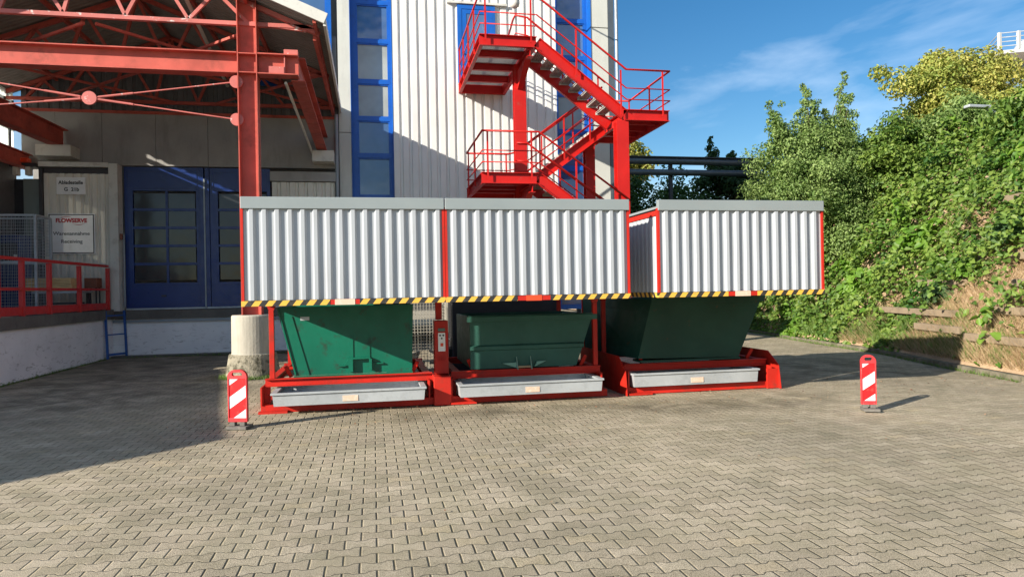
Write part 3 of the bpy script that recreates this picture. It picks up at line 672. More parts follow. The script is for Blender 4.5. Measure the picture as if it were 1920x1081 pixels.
# pedestal
T = thing('concrete_pedestal', (-2.3, 14.1, 0), 'round weathered concrete pedestal under the red canopy column', 'pedestal')
MB().lathe((-2.3, 14.1, 0), [(.43, 0), (.425, .36), (.40, .42), (.385, .46), (.38, 1.16), (.365, 1.185)], 40).build('shaft', concrete, T, smooth=False)
rough_c = M('broken_concrete_footing', (.30, .27, .20), .95, dirt=(.07, .065, .04), dfac=.9, dscale=9, dlo=.48, dhi=.6, var=.2, bmp=.03, bscale=14)
MB().lathe((-2.3, 14.1, 0), [(.50, 0), (.49, .1), (.445, .38), (.432, .44), (.41, .445)], 40).build('footing', rough_c, T)

# ------------------------------------------------------------------ external staircase
ST = thing('external_staircase', (4.5, 16, 0), 'red steel outdoor staircase with galvanised treads against the white wall', 'staircase')
y0, y1, y2, y3, yw = 15.8, 17.0, 17.3, 18.5, 19.84
Z3, Z2, Z1 = 7.49, 5.86, 4.30                     # landing levels
XL, XB, XR, XE = 2.50, 3.86, 6.0, 7.16
def chan(p0, p1, name='landing_beam', side=1, h=.26, w_=.09): return MB().channel(p0, p1, w_, h, .014, side).build(name, red_stair, ST)
def landing(x0, x1, ya, yb, z, name='landing'):
    c = z-.13
    mb = MB()
    mb.channel((x0, ya+.045, c), (x1, ya+.045, c), .09, .26, .014, 1)     # front (web towards camera)
    mb.channel((x1, yb-.045, c), (x0, yb-.045, c), .09, .26, .014, 1)
    mb.channel((x0+.045, yb-.092, c), (x0+.045, ya+.092, c), .09, .26, .014, 1)
    mb.channel((x1-.045, ya+.092, c), (x1-.045, yb-.092, c), .09, .26, .014, 1)
    n = 3
    for i in range(1, n+1):
        y = ya+(yb-ya)*i/(n+1); mb.ibeam((x0+.095, y, c+.02), (x1-.095, y, c+.02), .10, .20, .012, .01)
    Lg = mb.build(name, red_stair, ST)
    g = MB()
    yy = ya+.1
    while yy < yb-.1: g.bar((x0+.1, yy, z-.016), (x1-.1, yy, z-.016), .006, .028); yy += .05
    xx = x0+.1
    while xx < x1-.1: g.bar((xx, ya+.1, z-.013), (xx, yb-.1, z-.013), .005, .02); xx += .045
    g.build('grating', galv_tread, Lg)
    return Lg
landing(XL, XB, y0, yw, Z3); landing(XL, XB, y0, y3, Z1); landing(XR, XE, y0, y3, Z2)
landing(XR, XE, y0, y3, Z1-1.56)
def flight(xa, za, xb, zb, ya, yb, nst):
    a = Vector((xa, 0, za-.13)); b_ = Vector((xb, 0, zb-.13))
    for yy, sd in ((ya, 1), (yb, -1)):
        o = Vector((0, yy+(.045 if sd == 1 else -.045), 0)); s_ = sd if xb > xa else -sd
        MB().channel(a+o, b_+o, .09, .26, .014, s_).build('stringer', red_stair, ST)
    for i in range(1, nst):
        t = i/nst; x = xa+(xb-xa)*t; z = za+(zb-za)*t; dr = 1 if xb > xa else -1
        tr = MB(); tr.box(x-.13, x+.13, ya+.10, yb-.10, z-.012, z+.0); tr.box(x+dr*.115-.006, x+dr*.115+.006, ya+.10, yb-.10, z-.06, z-.013)
        for q in (-.1, -.05, 0, .05): tr.box(x+q-.003, x+q+.003, ya+.10, yb-.10, z-.04, z-.013)
        tr.box(x-.13, x+.13, ya+.093, ya+.099, z-.065, z+.0); tr.box(x-.13, x+.13, yb-.099, yb-.093, z-.065, z+.0)
        tr.build('tread', galv_tread, ST)
flight(XB, Z3, XR, Z2, y0, y1, 9)
flight(XR, Z2, XB, Z1, y2, y3, 9)
flight(XB, Z1, XR, Z1-1.56, y0, y1, 9)
def pipe_rail(pts, posts, r=.026, low=(.50, .23), name='railing', hgt=.95, kick=True):
    """pts: polyline of floor points; top rail at hgt, lower rails parallel; posts at given floor points"""
    mb = MB(); P_ = [Vector(p) for p in pts]
    mb.tube([p+Vector((0, 0, hgt)) for p in P_], r, 8)
    for l in low: mb.tube([p+Vector((0, 0, l)) for p in P_], r*.6, 6)
    Rr = mb.build(name, red_stair, ST, smooth=True)
    for q in posts: MB().box(q[0]-.02, q[0]+.02, q[1]-.008, q[1]+.008, q[2]-.15, q[2]+hgt-.02).build('post', red_stair, Rr)
def on(xa, za, xb, zb, x): return za+(zb-za)*(x-xa)/(xb-xa)
zf1 = lambda x: on(XB, Z3, XR, Z2, x); zf2 = lambda x: on(XR, Z2, XB, Z1, x); zf3 = lambda x: on(XB, Z1, XR, Z1-1.56, x)
ff = y0-.012
pipe_rail([(XL+.02, yw-.1, Z3), (XL+.02, ff, Z3), (XB, ff, Z3), (XR+.05, ff, Z2), (XE-.0, ff, Z2), (XE-.0, y3, Z2), (XR+.1, y3+.0, Z2)],
          [(XL+.14, ff, Z3), (3.72, ff, Z3), (4.81, ff, zf1(4.81)), (5.91, ff, Z2), (6.98, ff, Z2), (XE-.02, 17.0, Z2), (XE-.02, y3-.05, Z2), (XL+.02, 16.8, Z3), (XL+.02, 17.8, Z3), (XL+.02, 18.8, Z3), (XL+.02, 19.6, Z3)])
pipe_rail([(XR-.05, y1+.012, zf1(XR-.05)), (XB+.05, y1+.012, zf1(XB+.05)), (XB-.25, y1+.012, Z3), (XB-.25, y2, Z3), (XB-.05, yw-.3, Z3)],
          [(5.75, y1+.012, zf1(5.75)), (4.81, y1+.012, zf1(4.81)), (XB, y1+.012, Z3), (XB-.03, 18.6, Z3)])
pipe_rail([(XL+.02, y3-.02, Z1), (XL+.02, ff, Z1), (XB, ff, Z1), (XR+.05, ff, Z1-1.56)],
          [(XL+.14, ff, Z1), (3.68, ff, Z1), (4.76, ff, zf3(4.76)), (5.75, ff, zf3(5.75)), (XL+.02, 17.0, Z1), (XL+.02, 18.2, Z1)])
pipe_rail([(XL+.02, y3, Z1), (XB-.2, y3, Z1), (XB, y3, Z1+.05), (XR, y3, Z2), (XR+.3, y3, Z2)],
          [(3.6, y3, Z1), (4.6, y3, zf2(4.6)), (5.5, y3, zf2(5.5))])
pipe_rail([(XR-.05, y2-.012, Z2), (XB+.0, y2-.012, Z1), (XB-.25, y2-.012, Z1), (XB-.25, y1+.03, Z1), (XB, y1+.03, Z1), (XR, y1+.03, Z1-1.56)],
          [(5.6, y2-.012, zf2(5.6)), (4.9, y2-.012, zf2(4.9)), (4.25, y2-.012, zf2(4.25)), (3.62, y2, Z1), (4.7, y1+.03, zf3(4.7))])
# columns
for x0_, x1_, ya_, yb_, zt in ((5.81, 6.11, 15.84, 16.1, Z2-.262), (3.56, 3.86, 17.05, 17.27, Z3-.262), (5.75, 6.01, 18.15, 18.42, Z2-.262)):
    c = MB(); c.box(x0_, x1_, ya_, ya_+.018, 0, zt).box(x0_, x1_, yb_-.018, yb_, 0, zt).box((x0_+x1_)/2-.007, (x0_+x1_)/2+.007, ya_+.019, yb_-.019, 0, zt); c.build('column', red_stair, ST)
# cross heads under the bends
for z, x in ((Z3, 3.71), (Z1, 3.71)):
    MB().ibeam((x, y0+.06, z-.36), (x, y2+.4, z-.36), .14, .18, .014, .01).build('cross_beam', red_stair, ST)
    MB().prism([(y0+.3, z-.45), (y1+.05, z-.45), (y1+.05, z-.9)], 'x', x-.07, x+.07).build('haunch', red_stair, ST)
MB().bar((4.3, 17.9, 4.6), (6.0, 17.9, 5.5), .10, .10).build('bracing', red_stair, ST)
T = thing('wall_lamp', (3.68, 19.8, 9.7), 'grey flared wall lamp hanging beside the upper stair landing', 'lamp')
LZ = 8.78
MB().lathe((3.68, 17.4, LZ), [(.05, 0), (.11, .04), (.13, .12), (.09, .5), (.05, .75)], 20).build('shade', trim_white, T, smooth=True)
MB().tube([(3.68, 17.4, LZ), (3.68, 17.38, LZ-.16), (3.70, 17.38, LZ-.3)], .008).build('hook', black_m, T)
MB().tube([(3.68, 17.4, LZ+.75), (3.68, 17.4, LZ+1.5), (3.68, 17.7, LZ+1.8), (3.68, 19.9, LZ+1.9)], .025).build('arm', trim_white, T)

# ------------------------------------------------------------------ skip stations
HY0, HY1 = 8.4, 10.9
HP = [(0, 0), (.34, 0), (.48, .032), (.76, .032), (.93, 0)]
def cover(x0, x1, label, plate, left_end=True):
    T = thing('skip_cover', ((x0+x1)/2, HY0, 1.45), label, 'skip cover', 'corrugated covers over the skips')
    z0, z1, zc = 1.515, 2.565, 2.705
    MB().rib((x0+.03, HY0, 0), (1, 0, 0), (0, -1, 0), x1-x0-.06, z0, z1, .1425, HP, th=.003).build('front_sheet', hood_clad, T)
    sd = MB(); sd.rib((x0+.012, HY1-.03, 0), (0, -1, 0), (-1, 0, 0), HY1-HY0-.09, z0, 2.50, .1425, HP[:1]+[(.34, 0), (.48, .012), (.76, .012), (.93, 0)], th=.003); sd.build('end_sheet', hood_clad, T)
    sd = MB(); sd.rib((x1-.012, HY0+.06, 0), (0, 1, 0), (1, 0, 0), HY1-HY0-.09, z0, 2.50, .1425, HP[:1]+[(.34, 0), (.48, .012), (.76, .012), (.93, 0)], th=.003); sd.build('end_sheet', hood_clad, T)
    for x in (x0, x1-.028):
        MB().box(x, x+.028, HY0-.02, HY0+.03, 1.50, 2.60).build('corner_post', red_frame, T)
    for x in (x0, x1-.04):
        MB().box(x, x+.04, HY0+.031, HY1, 2.51, 2.57).build('top_rail', red_frame, T)
        MB().box(x, x+.04, HY1-.04, HY1+.01, 1.45, 2.509).build('rear_post', red_frame, T)
    MB().box(x0+.005, x1-.004, HY0-.045, HY0+.028, z1+.003, zc).build('cap', hood_cap, T, bevel=.006)
    MB().box(x0+.02, x1-.02, HY0+.03, HY1+.05, 2.60, 2.63).build('roof', hood_cap, T)
    MB().rib((x0+.03, HY1, 0), (1, 0, 0), (0, -1, 0), x1-x0-.06, 1.515, 2.50, .1425, [(0, 0), (.5, 0), (.6, .03), (.9, .03)], th=.003).build('rear_sheet', hood_clad, T)
    # hazard edge
    xm = plate[0]; hw = plate[1]
    MB().box(x0-.004, xm-hw, HY0-.03, HY0+.03, 1.448, 1.51).box(xm+hw, x1-.002, HY0-.03, HY0+.03, 1.448, 1.51).build('hazard_edge', hazard, T)
    MB().box(x0+.001, x0+.03, HY0+.032, HY1, 1.45, 1.512).build('hazard_edge', hazard_y, T)
    MB().box(x1-.03, x1-.001, HY0+.032, HY1, 1.45, 1.512).build('hazard_edge', hazard_y, T)
    MB().box(xm-hw, xm+hw, HY0-.026, HY0+.03, 1.450, 1.508).build('bumper_plate', red_frame, T)
    MB().box(xm-plate[2], xm+plate[2], HY0-.031, HY0-.027, 1.446, 1.513).build('sticker', label_m if plate[3] else lamp_red, T)
    return T
cover(-1.48, .855, 'left corrugated grey skip cover with pale sticker in its hazard edge', (-.33, .17, .115, True))
cover(.86, 3.215, 'middle corrugated grey skip cover with long red plate in its hazard edge', (1.95, .21, .10, False))
cover(3.60, 5.99, 'right separate corrugated grey skip cover with red framed open left side', (4.78, .21, .11, True))

def station(x0, x1, label, posts, py=0):
    T = thing('skip_base_frame', ((x0+x1)/2, 10, 0), label, 'steel frame', 'red base frames under the skips')
    yf, yb = 9.72, 12.0
    MB().box(x0, x1, yf, yf+.10, .0, .10).box(x0, x1, yb, yb+.1, 0, .10).box(x0, x0+.1, yf+.101, yb-.001, 0, .1).box(x1-.1, x1, yf+.101, yb-.001, 0, .1).build('bottom_frame', red_frame, T, bevel=.004)
    MB().ibeam((x0+.03, yf+.23, .375), (x1-.03, yf+.23, .375), .10, .105, .012, .01).build('upper_beam', red_frame, T)
    MB().ibeam((x0+.03, yb, .375), (x1-.03, yb, .375), .10, .105, .012, .01).build('upper_beam', red_frame, T)
    for x in (x0+.06, x1-.16):
        MB().ibeam((x+.05, yf+.30, .375), (x+.05, yb-.06, .375), .10, .10, .012, .01).build('side_beam', red_frame, T)
    for x in (x0, x1-.10): MB().box(x, x+.02, yf-.02, yf+.45, .101, .34).box(x+.021, x+.10, yf+.20, yf+.22, .101, .32).build('end_plate', red_frame, T)
    for p in posts:
        q = MB(); q.box(p-.033, p+.033, yf+.20+py, yf+.265+py, .431, 1.36); q.build('post', red_frame, T, bevel=.004)
        MB().prism([(p-.033, 1.361), (p+.033, 1.361), (p+.07, 1.455), (p-.07, 1.455)], 'y', yf+.205+py, yf+.26+py).build('post_head', red_frame, T)
        MB().box(p-.03, p+.03, yb-.05, yb+.01, .431, 1.45).build('post', red_frame, T)
    for xx, s in ((x0+.36, -1), (x1-.30, 1)):
        MB().bar((xx, yf+.34, .43), (xx+s*.07, yf+.30, .58), .05, .03, (0, 1, 0)).build('guide_lug', red_frame, T)
    MB().box(x0-.02, x0+.35, yf-.10, yf-.001, 0, .028).build('foot_plate', red_frame, T)
    return T
F1 = station(-1.50, .83, 'left red steel base frame with control box at its right end', [-1.375])
F2 = station(1.04, 3.34, 'middle red steel base frame between the control box and the gap', [3.24])
F3 = station(3.66, 6.08, 'right red steel base frame, brightly sunlit with chamfered side plates', [3.70], py=.95)
# side cheeks of frame 3
for x in (3.60, 6.082):
    MB().prism([(9.60, 0), (11.9, 0), (11.9, .55), (9.95, .55), (9.66, .36)], 'x', x, x+.014).build('cheek_plate', red_frame, F3)
MB().box(5.9, 6.08, 9.66, 9.70, .0, .30).build('front_gusset', red_frame, F3)
# control pillar between frames 1 and 2
T = thing('control_pillar', (.94, 9.9, 0), 'red control pillar with white button plate between the two left skips', 'control panel')
MB().box(.84, 1.03, 9.84, 10.1, .41, 1.16).build('housing', red_frame, T, bevel=.006)
MB().box(.80, 1.035, 9.62, 10.1, .0, .40).build('base', red_frame, T, bevel=.006)
MB().box(.87, .96, 9.99, 10.08, 1.17, 1.46).build('conduit_post', red_frame, T)
P_ = MB().box(.885, .985, 9.830, 9.839, .73, .99).build('button_plate', white_m, T)
MB().box(.885, .985, 9.828, 9.839, 1.01, 1.055).build('name_plate', M('green_name_plate', (.10, .16, .13), .5), T)
text_obj('lettering', 'PRESSE', .022, (.935, 9.826, 1.033), white_m, T) if False else None
for x, z in ((.912, .955), (.958, .955), (.935, .912)): MB().tube([(x, 9.815, z), (x, 9.829, z)], .012, 14).build('button', black_m, P_)
MB().box(.917, .955, 9.818, 9.829, .80, .845).build('key_switch', lamp_red, P_)
for x in (.90, .96): MB().tube([(x-.02, 9.83, .66), (x-.02, 9.82, .60), (x+.015, 9.82, .60), (x+.015, 9.83, .66)], .004, 6).build('hook', red_frame, T)

def tray(x0, x1, z0, z1, y, tilt, label, front=9.42):
    T = thing('drip_tray', ((x0+x1)/2, front, .02), label, 'drip tray', 'grey drip trays under the skips')
    d = .75
    # tapered open tray: front, back, sides, floor, rim
    def ring(z, ins): return [(x0+ins, front+ins*.5, z), (x1-ins, front+ins*.5, z), (x1-ins, front+d-ins, z), (x0+ins, front+d-ins, z)]
    vs = ring(z0, .014) + ring(z1, .0) + ring(z1, .012) + ring(z0+.01, .026)
    fs = [(3, 2, 1, 0)] + [(i, (i+1) % 4, 4+(i+1) % 4, 4+i) for i in range(4)] + [(4+i, 4+(i+1) % 4, 8+(i+1) % 4, 8+i) for i in range(4)] + [(8+i, 8+(i+1) % 4, 12+(i+1) % 4, 12+i) for i in range(4)] + [(12, 13, 14, 15)]
    MB().add(vs, fs).build('tray_body', galv, T)
    r = MB(); r.box(x0-.02, x1+.02, front-.022, front+.028, z1+.001, z1+.028).box(x0-.02, x1+.02, front+d-.03, front+d+.02, z1+.001, z1+.028)
    r.box(x0-.02, x0+.055, front+.029, front+d-.031, z1+.001, z1+.028).box(x1-.055, x1+.02, front+.029, front+d-.031, z1+.001, z1+.028); r.build('rim', galv, T, bevel=.004)
    xm = x0+(x1-x0)*.5; MB().box(xm-.10, xm+.10, front-.003, front+.002, z0+.03, z0+.105).build('sticker', label_m, T)
    for o in T.children: pass
    return T
tray(-1.31, .66, .125, .27, 0, 0, 'left grey drip tray, pulled out of the left red frame')
tray(1.13, 3.17, .125, .275, 0, 0, 'middle grey drip tray, pulled out of the middle red frame')
tray(3.72, 5.72, .12, .29, 0, 0, 'right grey drip tray inside the sunlit right frame', front=9.62)

# skips
def hull(faces_pts, mat, T, name, th=0):
    pass
def skip_left():
    T = thing('green_skip', (-.3, 10.2, .43), 'bright green skip with flat front partly in sun under the left cover', 'skip', 'green skips under the covers')
    fy = 9.99
    def quad_hull(b0, b1, t0, t1, zb, zt, yb, yfb, yft):
        return [(b0, yfb, zb), (b1, yfb, zb), (b1, yb-.1, zb), (b0, yb-.1, zb), (t0, yft, zt), (t1, yft, zt), (t1, yb, zt), (t0, yb, zt)]
    vs = quad_hull(-1.08, .52, -1.30, .55, .45, 1.40, 11.7, fy, fy)
    n = 8; ins = [(v[0]*(.985), v[1]+(.02 if i % 4 < 2 else -.02), v[2]+(.02 if i < 4 else 0)) for i, v in enumerate(vs)]
    fs = [(3, 2, 1, 0), (0, 1, 5, 4), (1, 2, 6, 5), (2, 3, 7, 6), (3, 0, 4, 7)] + [(8+0, 8+1, 8+2, 8+3), (9, 8, 12, 13), (10, 9, 13, 14), (11, 10, 14, 15), (8, 11, 15, 12)] + [(4+i, 4+(i+1) % 4, 12+(i+1) % 4, 12+i) for i in range(4)]
    MB().add(vs+ins, fs).build('body', green_new, T)
    MB().box(-1.10, .53, fy-.03, fy-.001, .43, .448).build('bottom_flange', green_new, T)
    for a_, b_, c_, d_ in (((-1.12, fy-.008, 1.27), (-.90, fy-.008, .46), .022, .012), ((-.30, fy-.006, 1.0), (-.30, fy-.006, .66), .012, .01), ((-.07, fy-.006, 1.0), (-.07, fy-.006, .66), .012, .01), ((-1.295, fy-.01, 1.38), (-1.075, fy-.01, .46), .02, .02)):
        MB().bar(a_, b_, c_, d_, (0, 1, 0)).build('seam', green_new, T)
    b = MB(); b.box(-.36, -.06, fy-.07, fy-.001, .655, .675).box(-.36, -.30, fy-.07, fy-.001, .48, .654).box(-.08, -.04, fy-.07, fy-.001, .50, .654).box(-.50, -.361, fy-.035, fy-.001, .555, .57).box(-.039, .12, fy-.035, fy-.001, .575, .59)
    b.prism([(-.42, .57), (-.361, .57), (-.361, .66)], 'y', fy-.05, fy-.002); b.build('latch_bracket', green_new, T)
    MB().box(-1.0, -.88, fy-.006, fy-.001, 1.21, 1.26).build('type_plate', galv, T)
skip_left()
def skip_mid():
    T = thing('ribbed_green_skip', (2.1, 10.2, .43), 'worn dull green skip with two horizontal ribs in the middle station', 'skip', 'green skips under the covers')
    fy = 9.97
    pr = [(9.97, .44), (9.93, .74), (9.93, 1.19), (11.6, 1.19), (11.5, .44)]
    o = [(1.36, 2.95, .44), (1.36, 3.06, .74), (1.36, 3.14, .98), (1.36, 3.22, 1.19)]
    vs = []
    for xa, xb, z in o: vs += [(xa, fy, z), (xb, fy, z), (xb, 11.6, z), (xa, 11.6, z)]
    k = len(o); fs = [(3, 2, 1, 0)]
    for i in range(k-1): fs += [(i*4+j, i*4+(j+1) % 4, (i+1)*4+(j+1) % 4, (i+1)*4+j) for j in range(4)]
    inn = [(v[0]+(.02 if j % 4 in (0, 3) else -.02), v[1]+(.02 if j % 4 < 2 else -.02), v[2]+.01) for j, v in enumerate(vs[-4:])]
    bot = [(v[0]+(.02 if j % 4 in (0, 3) else -.02), v[1]+(.02 if j % 4 < 2 else -.02), v[2]+.02) for j, v in enumerate(vs[:4])]
    n0 = len(vs); vs += inn + bot
    fs += [(n0-4+j, n0-4+(j+1) % 4, n0+(j+1) % 4, n0+j) for j in range(4)] + [(n0+j, n0+(j+1) % 4, n0+4+(j+1) % 4, n0+4+j) for j in range(4)] + [(n0+4, n0+5, n0+6, n0+7)]
    MB().add(vs, fs).build('body', green_old, T)
    MB().box(1.31, 3.27, fy-.06, fy-.002, 1.12, 1.20).box(1.31, 3.27, fy-.05, fy+.03, 1.201, 1.215).build('rim', green_old, T, bevel=.008)
    MB().prism([(fy-.001, .70), (fy-.045, .715), (fy-.045, .765), (fy-.001, .785)], 'x', 1.35, 3.06).build('rib', green_old, T)
    b = MB(); 
    for x in (2.04, 2.25): b.prism([(fy-.002, .44), (fy-.10, .42), (fy-.06, .50), (fy-.002, .60)], 'x', x-.007, x+.007)
    b.build('fork_bracket', M('pale_green_edge', (.22, .34, .28), .5), T)
    MB().prism([(1.82, .515), (2.03, .52), (2.03, .44)], 'y', fy-.05, fy-.002).prism([(2.30, .45), (2.48, .53), (2.34, .525)], 'y', fy-.05, fy-.002).build('wedge_bracket', M('pale_green_wedge', (.16, .33, .26), .5), T)
    MB().tube([(2.048, fy-.05, .455), (2.242, fy-.05, .455)], .017, 10).build('pin', M('brass_coloured_pin', (.40, .28, .16), .5), T)
skip_mid()
def skip_right():
    T = thing('slanted_green_skip', (4.8, 10.2, .45), 'dark green skip with strongly slanted ends under the right cover', 'skip', 'green skips under the covers')
    fy = 9.95
    vs = [(3.92, fy, .50), (5.58, fy, .47), (5.55, 11.6, .47), (3.60, 11.6, .50), (4.16, fy, 1.40), (6.0, fy, 1.40), (5.98, 11.9, 1.40), (3.66, 11.9, 1.40)]
    ins = [(v[0]+(.02 if i % 4 in (0, 3) else -.02), v[1]+(.02 if i % 4 < 2 else -.02), v[2]+(.02 if i < 4 else 0)) for i, v in enumerate(vs)]
    fs = [(3, 2, 1, 0), (0, 1, 5, 4), (1, 2, 6, 5), (2, 3, 7, 6), (3, 0, 4, 7)] + [(8+0, 8+1, 8+2, 8+3), (9, 8, 12, 13), (10, 9, 13, 14), (11, 10, 14, 15), (8, 11, 15, 12)] + [(4+i, 4+(i+1) % 4, 12+(i+1) % 4, 12+i) for i in range(4)]
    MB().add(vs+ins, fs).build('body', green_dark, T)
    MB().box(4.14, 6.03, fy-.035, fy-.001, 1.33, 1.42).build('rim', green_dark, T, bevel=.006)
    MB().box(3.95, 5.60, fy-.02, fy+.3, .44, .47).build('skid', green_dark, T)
skip_right()
# waste showing above and a wire cage behind
cage((.15, 12.35, .03), 1.15, .85, 1.75, 'dark wire mesh cage standing behind the control pillar', levels=1, fm=M('pale_mesh_steel', (.38, .36, .30), .6), step=.055)
T = thing('foam_waste', (.6, 12.8, .15), 'heap of pale packing foam chunks in the mesh cage behind the control pillar', 'waste')
for i in range(26):
    x, y = .28+rng.random()*.85, 12.45+rng.random()*.3; s_ = .04+rng.random()*.05; z = .16 + rng.random()*.35
    c = MB(); a = rng.random()*3
    c.bar((x-s_*math.cos(a), y-s_*math.sin(a), z), (x+s_*math.cos(a), y+s_*math.sin(a), z+rng.random()*.06), s_*1.2, s_*.9); c.build('chunk', junk_white, T)
T = thing('dark_backdrop', (2.3, 12.6, 0), 'black box added to darken the background behind the ribbed green skip', 'machine')
MB().box(1.36, 3.3, 12.25, 13.0, .12, 2.45).build('backdrop_box', dark_steel, T, bevel=.02)  # box added to fill the shade behind the skip with dark colour
MB().box(1.4, 3.26, 12.3, 12.95, 0, .119).build('plinth', black_m, T)
T = thing('scrap_profiles', (1.3, 12.6, .4), 'thin pale metal profiles lying behind the middle skip', 'scrap')
for z in (.55, .70): MB().bar((1.05, 12.5, z), (1.75, 12.7, z+.02), .02, .02).build('profile', galv, T)
MB().box(1.1, 1.7, 12.4, 12.8, .0, .53).build('block', dark_steel, T)

# ------------------------------------------------------------------ beacons
def rrect(w_, h, r, n=8, z0=0, top_r=None):
    pts = []
    for cx, cz, a0, rr in ((w_/2-r, z0+r, -90, r), (w_/2-(top_r or r), z0+h-(top_r or r), 0, top_r or r), (-w_/2+(top_r or r), z0+h-(top_r or r), 90, top_r or r), (-w_/2+r, z0+r, 180, r)):
        for i in range(n+1): a = R(a0+90*i/n); pts.append((cx+rr*math.cos(a), cz+rr*math.sin(a)))
    return pts
def beacon(loc, rz, w_, label, shade=.0):
    T = thing('guide_beacon', loc, label, 'guide beacon', 'red and white guide beacons'); x, y, z = loc
    # built around the origin of the thing; local coordinates offset by loc, then rotated with the Empty
    def B_(mb, name, mat, **k):
        mb.v = [(a+x, b+y, c+z) for a, b, c in mb.v]; return mb.build(name, mat, T, **k)
    # body: frame plate with handle opening -> outer outline minus slot, as strips between matching loops
    n = 8; outer = rrect(w_, .60, .02, n, .095, .085); 
    inner = rrect(w_*.56, .045, .0215, n, .622)
    vs = []; N_ = len(outer)
    # upper frame ring around the handle hole (outline of top part)
    top_out = rrect(w_, .105, .004, n, .59, .085)
    for yy in (-.022, .022):
        for loop in (top_out, inner):
            for px, pz in loop: vs.append((px, yy, pz))
    fs = []
    for i in range(N_):
        j = (i+1) % N_
        fs += [(i, j, N_+j, N_+i), (2*N_+j, 2*N_+i, 3*N_+i, 3*N_+j), (i, 2*N_+i, 2*N_+j, j), (N_+i, N_+j, 3*N_+j, 3*N_+i)]
    B_(MB().add(vs, fs), 'handle_head', beacon_red)
    f = MB(); f.box(-w_/2, -w_/2+.014, -.022, .022, .08, .589).box(w_/2-.014, w_/2, -.022, .022, .08, .589).box(-w_/2+.015, w_/2-.015, -.022, .022, .08, .125)
    B_(f, 'frame', beacon_red, bevel=.003)
    B_(MB().box(-w_/2+.0145, w_/2-.0145, -.012, .012, .126, .588), 'striped_panel', beacon_str)
    F_ = B_(MB().box(-w_/2+.01, w_/2+.02, -.10, .10, .0, .035), 'foot_plate', rubber, bevel=.006)
    for sx in (-1, 1):
        B_(MB().box(sx*w_*.26-.03, sx*w_*.26+.03, -.035, .035, .036, .079), 'clamp', rubber, bevel=.005)
    T.rotation_euler.z = rz
    return T
beacon((-1.60, 8.72, 0), R(-16), .235, 'left red and white guide beacon on its foot in front of the concrete pedestal')
beacon((6.02, 7.60, 0), R(-22), .175, 'right narrow red and white guide beacon standing alone on the paving')

# ------------------------------------------------------------------ neighbours outside the frame that cast the yard shadow
A = thing('annex_building', (-13, 8, 0), 'low flat roofed annex left of the yard, its shadow falls across the paving', 'building')
pl = [(-10.66, 11.9), (-9.10, 4.32), (-10.63, 2.9), (-13.9, -.3), (-20, -6), (-24, 11.9)]
MB().prism(pl, 'z', 0, 3.15).build('wall', panel_wall, A)
MB().prism([(-10.64, 11.9), (-9.06, 4.32), (-10.6, 2.86), (-13.9, -.34), (-20, -6.05), (-24.1, 11.95)], 'z', 3.151, 3.3).build('roof', hood_cap, A)
MB().box(-9.0, -8.72, 4.3, 4.6, 3.0, 3.12).build('gutter_outlet', downpipe_m, A) if False else None

# ------------------------------------------------------------------ pipe bridge
T = thing('pipe_bridge', (12, 27, 0), 'dark grey pipe bridge with two stacked pipes beyond the factory corner', 'pipe bridge')
MB().tube([(7.2, 27, 6.76), (16.5, 27, 6.76)], .14, 16).build('pipe', pipe_dark, T, smooth=True)
MB().tube([(7.2, 27, 6.30), (16.5, 27, 6.30)], .13, 16).build('pipe', pipe_dark, T, smooth=True)
MB().box(7.2, 16.5, 26.86, 27.2, 6.905, 6.95).build('cover_plate', dark_steel, T)
for x in (8.2, 12.3, 16.0): MB().bar((x, 27.2, 0), (x, 27.2, 6.9), .14, .14).build('post', dark_steel, T)

# ------------------------------------------------------------------ bank
KP = [(8.6, -6), (9.0, 2), (9.55, 6.5), (9.94, 9.06), (10.35, 10.9), (11.05, 13.3), (11.4, 15.5), (11.7, 17.6), (12.2, 20), (12.8, 24), (13.2, 29), (13.2, 36)]
KX = np.array([p[0] for p in KP]); KY = np.array([p[1] for p in KP])
def kx(y): return np.interp(y, KY, KX)
def vnoise(x, y, s=1.0):
    return (np.sin(x*1.3*s+.7)*np.cos(y*1.1*s-.4)+.6*np.sin(x*2.9*s-y*2.3*s+1.1)+.4*np.sin(x*5.1*s+y*4.3*s))/2.0
def bankz(x, y):
    d = x - kx(y); d = np.maximum(d, 0)
    h = np.where(d < 2.0, d*1.5, np.where(d < 4.4, 3.0+(d-2.0)*.98, 5.35+(d-4.4)*.25))
    return .10 + h + .16*vnoise(x, y)*np.minimum(d, 1)
soil = M('dry_bank_soil', (.40, .28, .17), .95, dirt=(.26, .18, .11), dfac=.7, dscale=3, dlo=.4, dhi=.65, var=.3, bmp=.03, bscale=9)
def bank():
    ds = [0, .15, .3, .6, .9, 1.2, 1.6, 2, 2.4, 2.8, 3.2, 3.6, 4, 4.4, 5, 6, 8, 11, 16, 25, 45, 80]; ys = np.arange(-6, 60.1, .5); vs = []
    for y in ys:
        for d in ds: x = kx(y)+d; vs.append((x, y, float(bankz(x, y))))
    n = len(ds); fs = [(j*n+i, j*n+i+1, (j+1)*n+i+1, (j+1)*n+i) for j in range(len(ys)-1) for i in range(n-1)]
    return tag(MB().add(vs, fs).build('hillside', soil, smooth=True), kind='structure')
bank()
kb = MB(); ysk = np.arange(-6, 36, 1.0)
for a, b_ in zip(ysk[:-1], ysk[1:]): kb.bar((kx(a)-.05, a+.01, .035), (kx(b_)-.05, b_-.01, .035), .10, .11)
tag(kb.build('kerb', M('mossy_kerb_stone', (.19, .165, .12), .95, dirt=(.07, .075, .035), dfac=.8, dscale=5, dlo=.42, dhi=.62, var=.2, bmp=.01)), kind='structure')
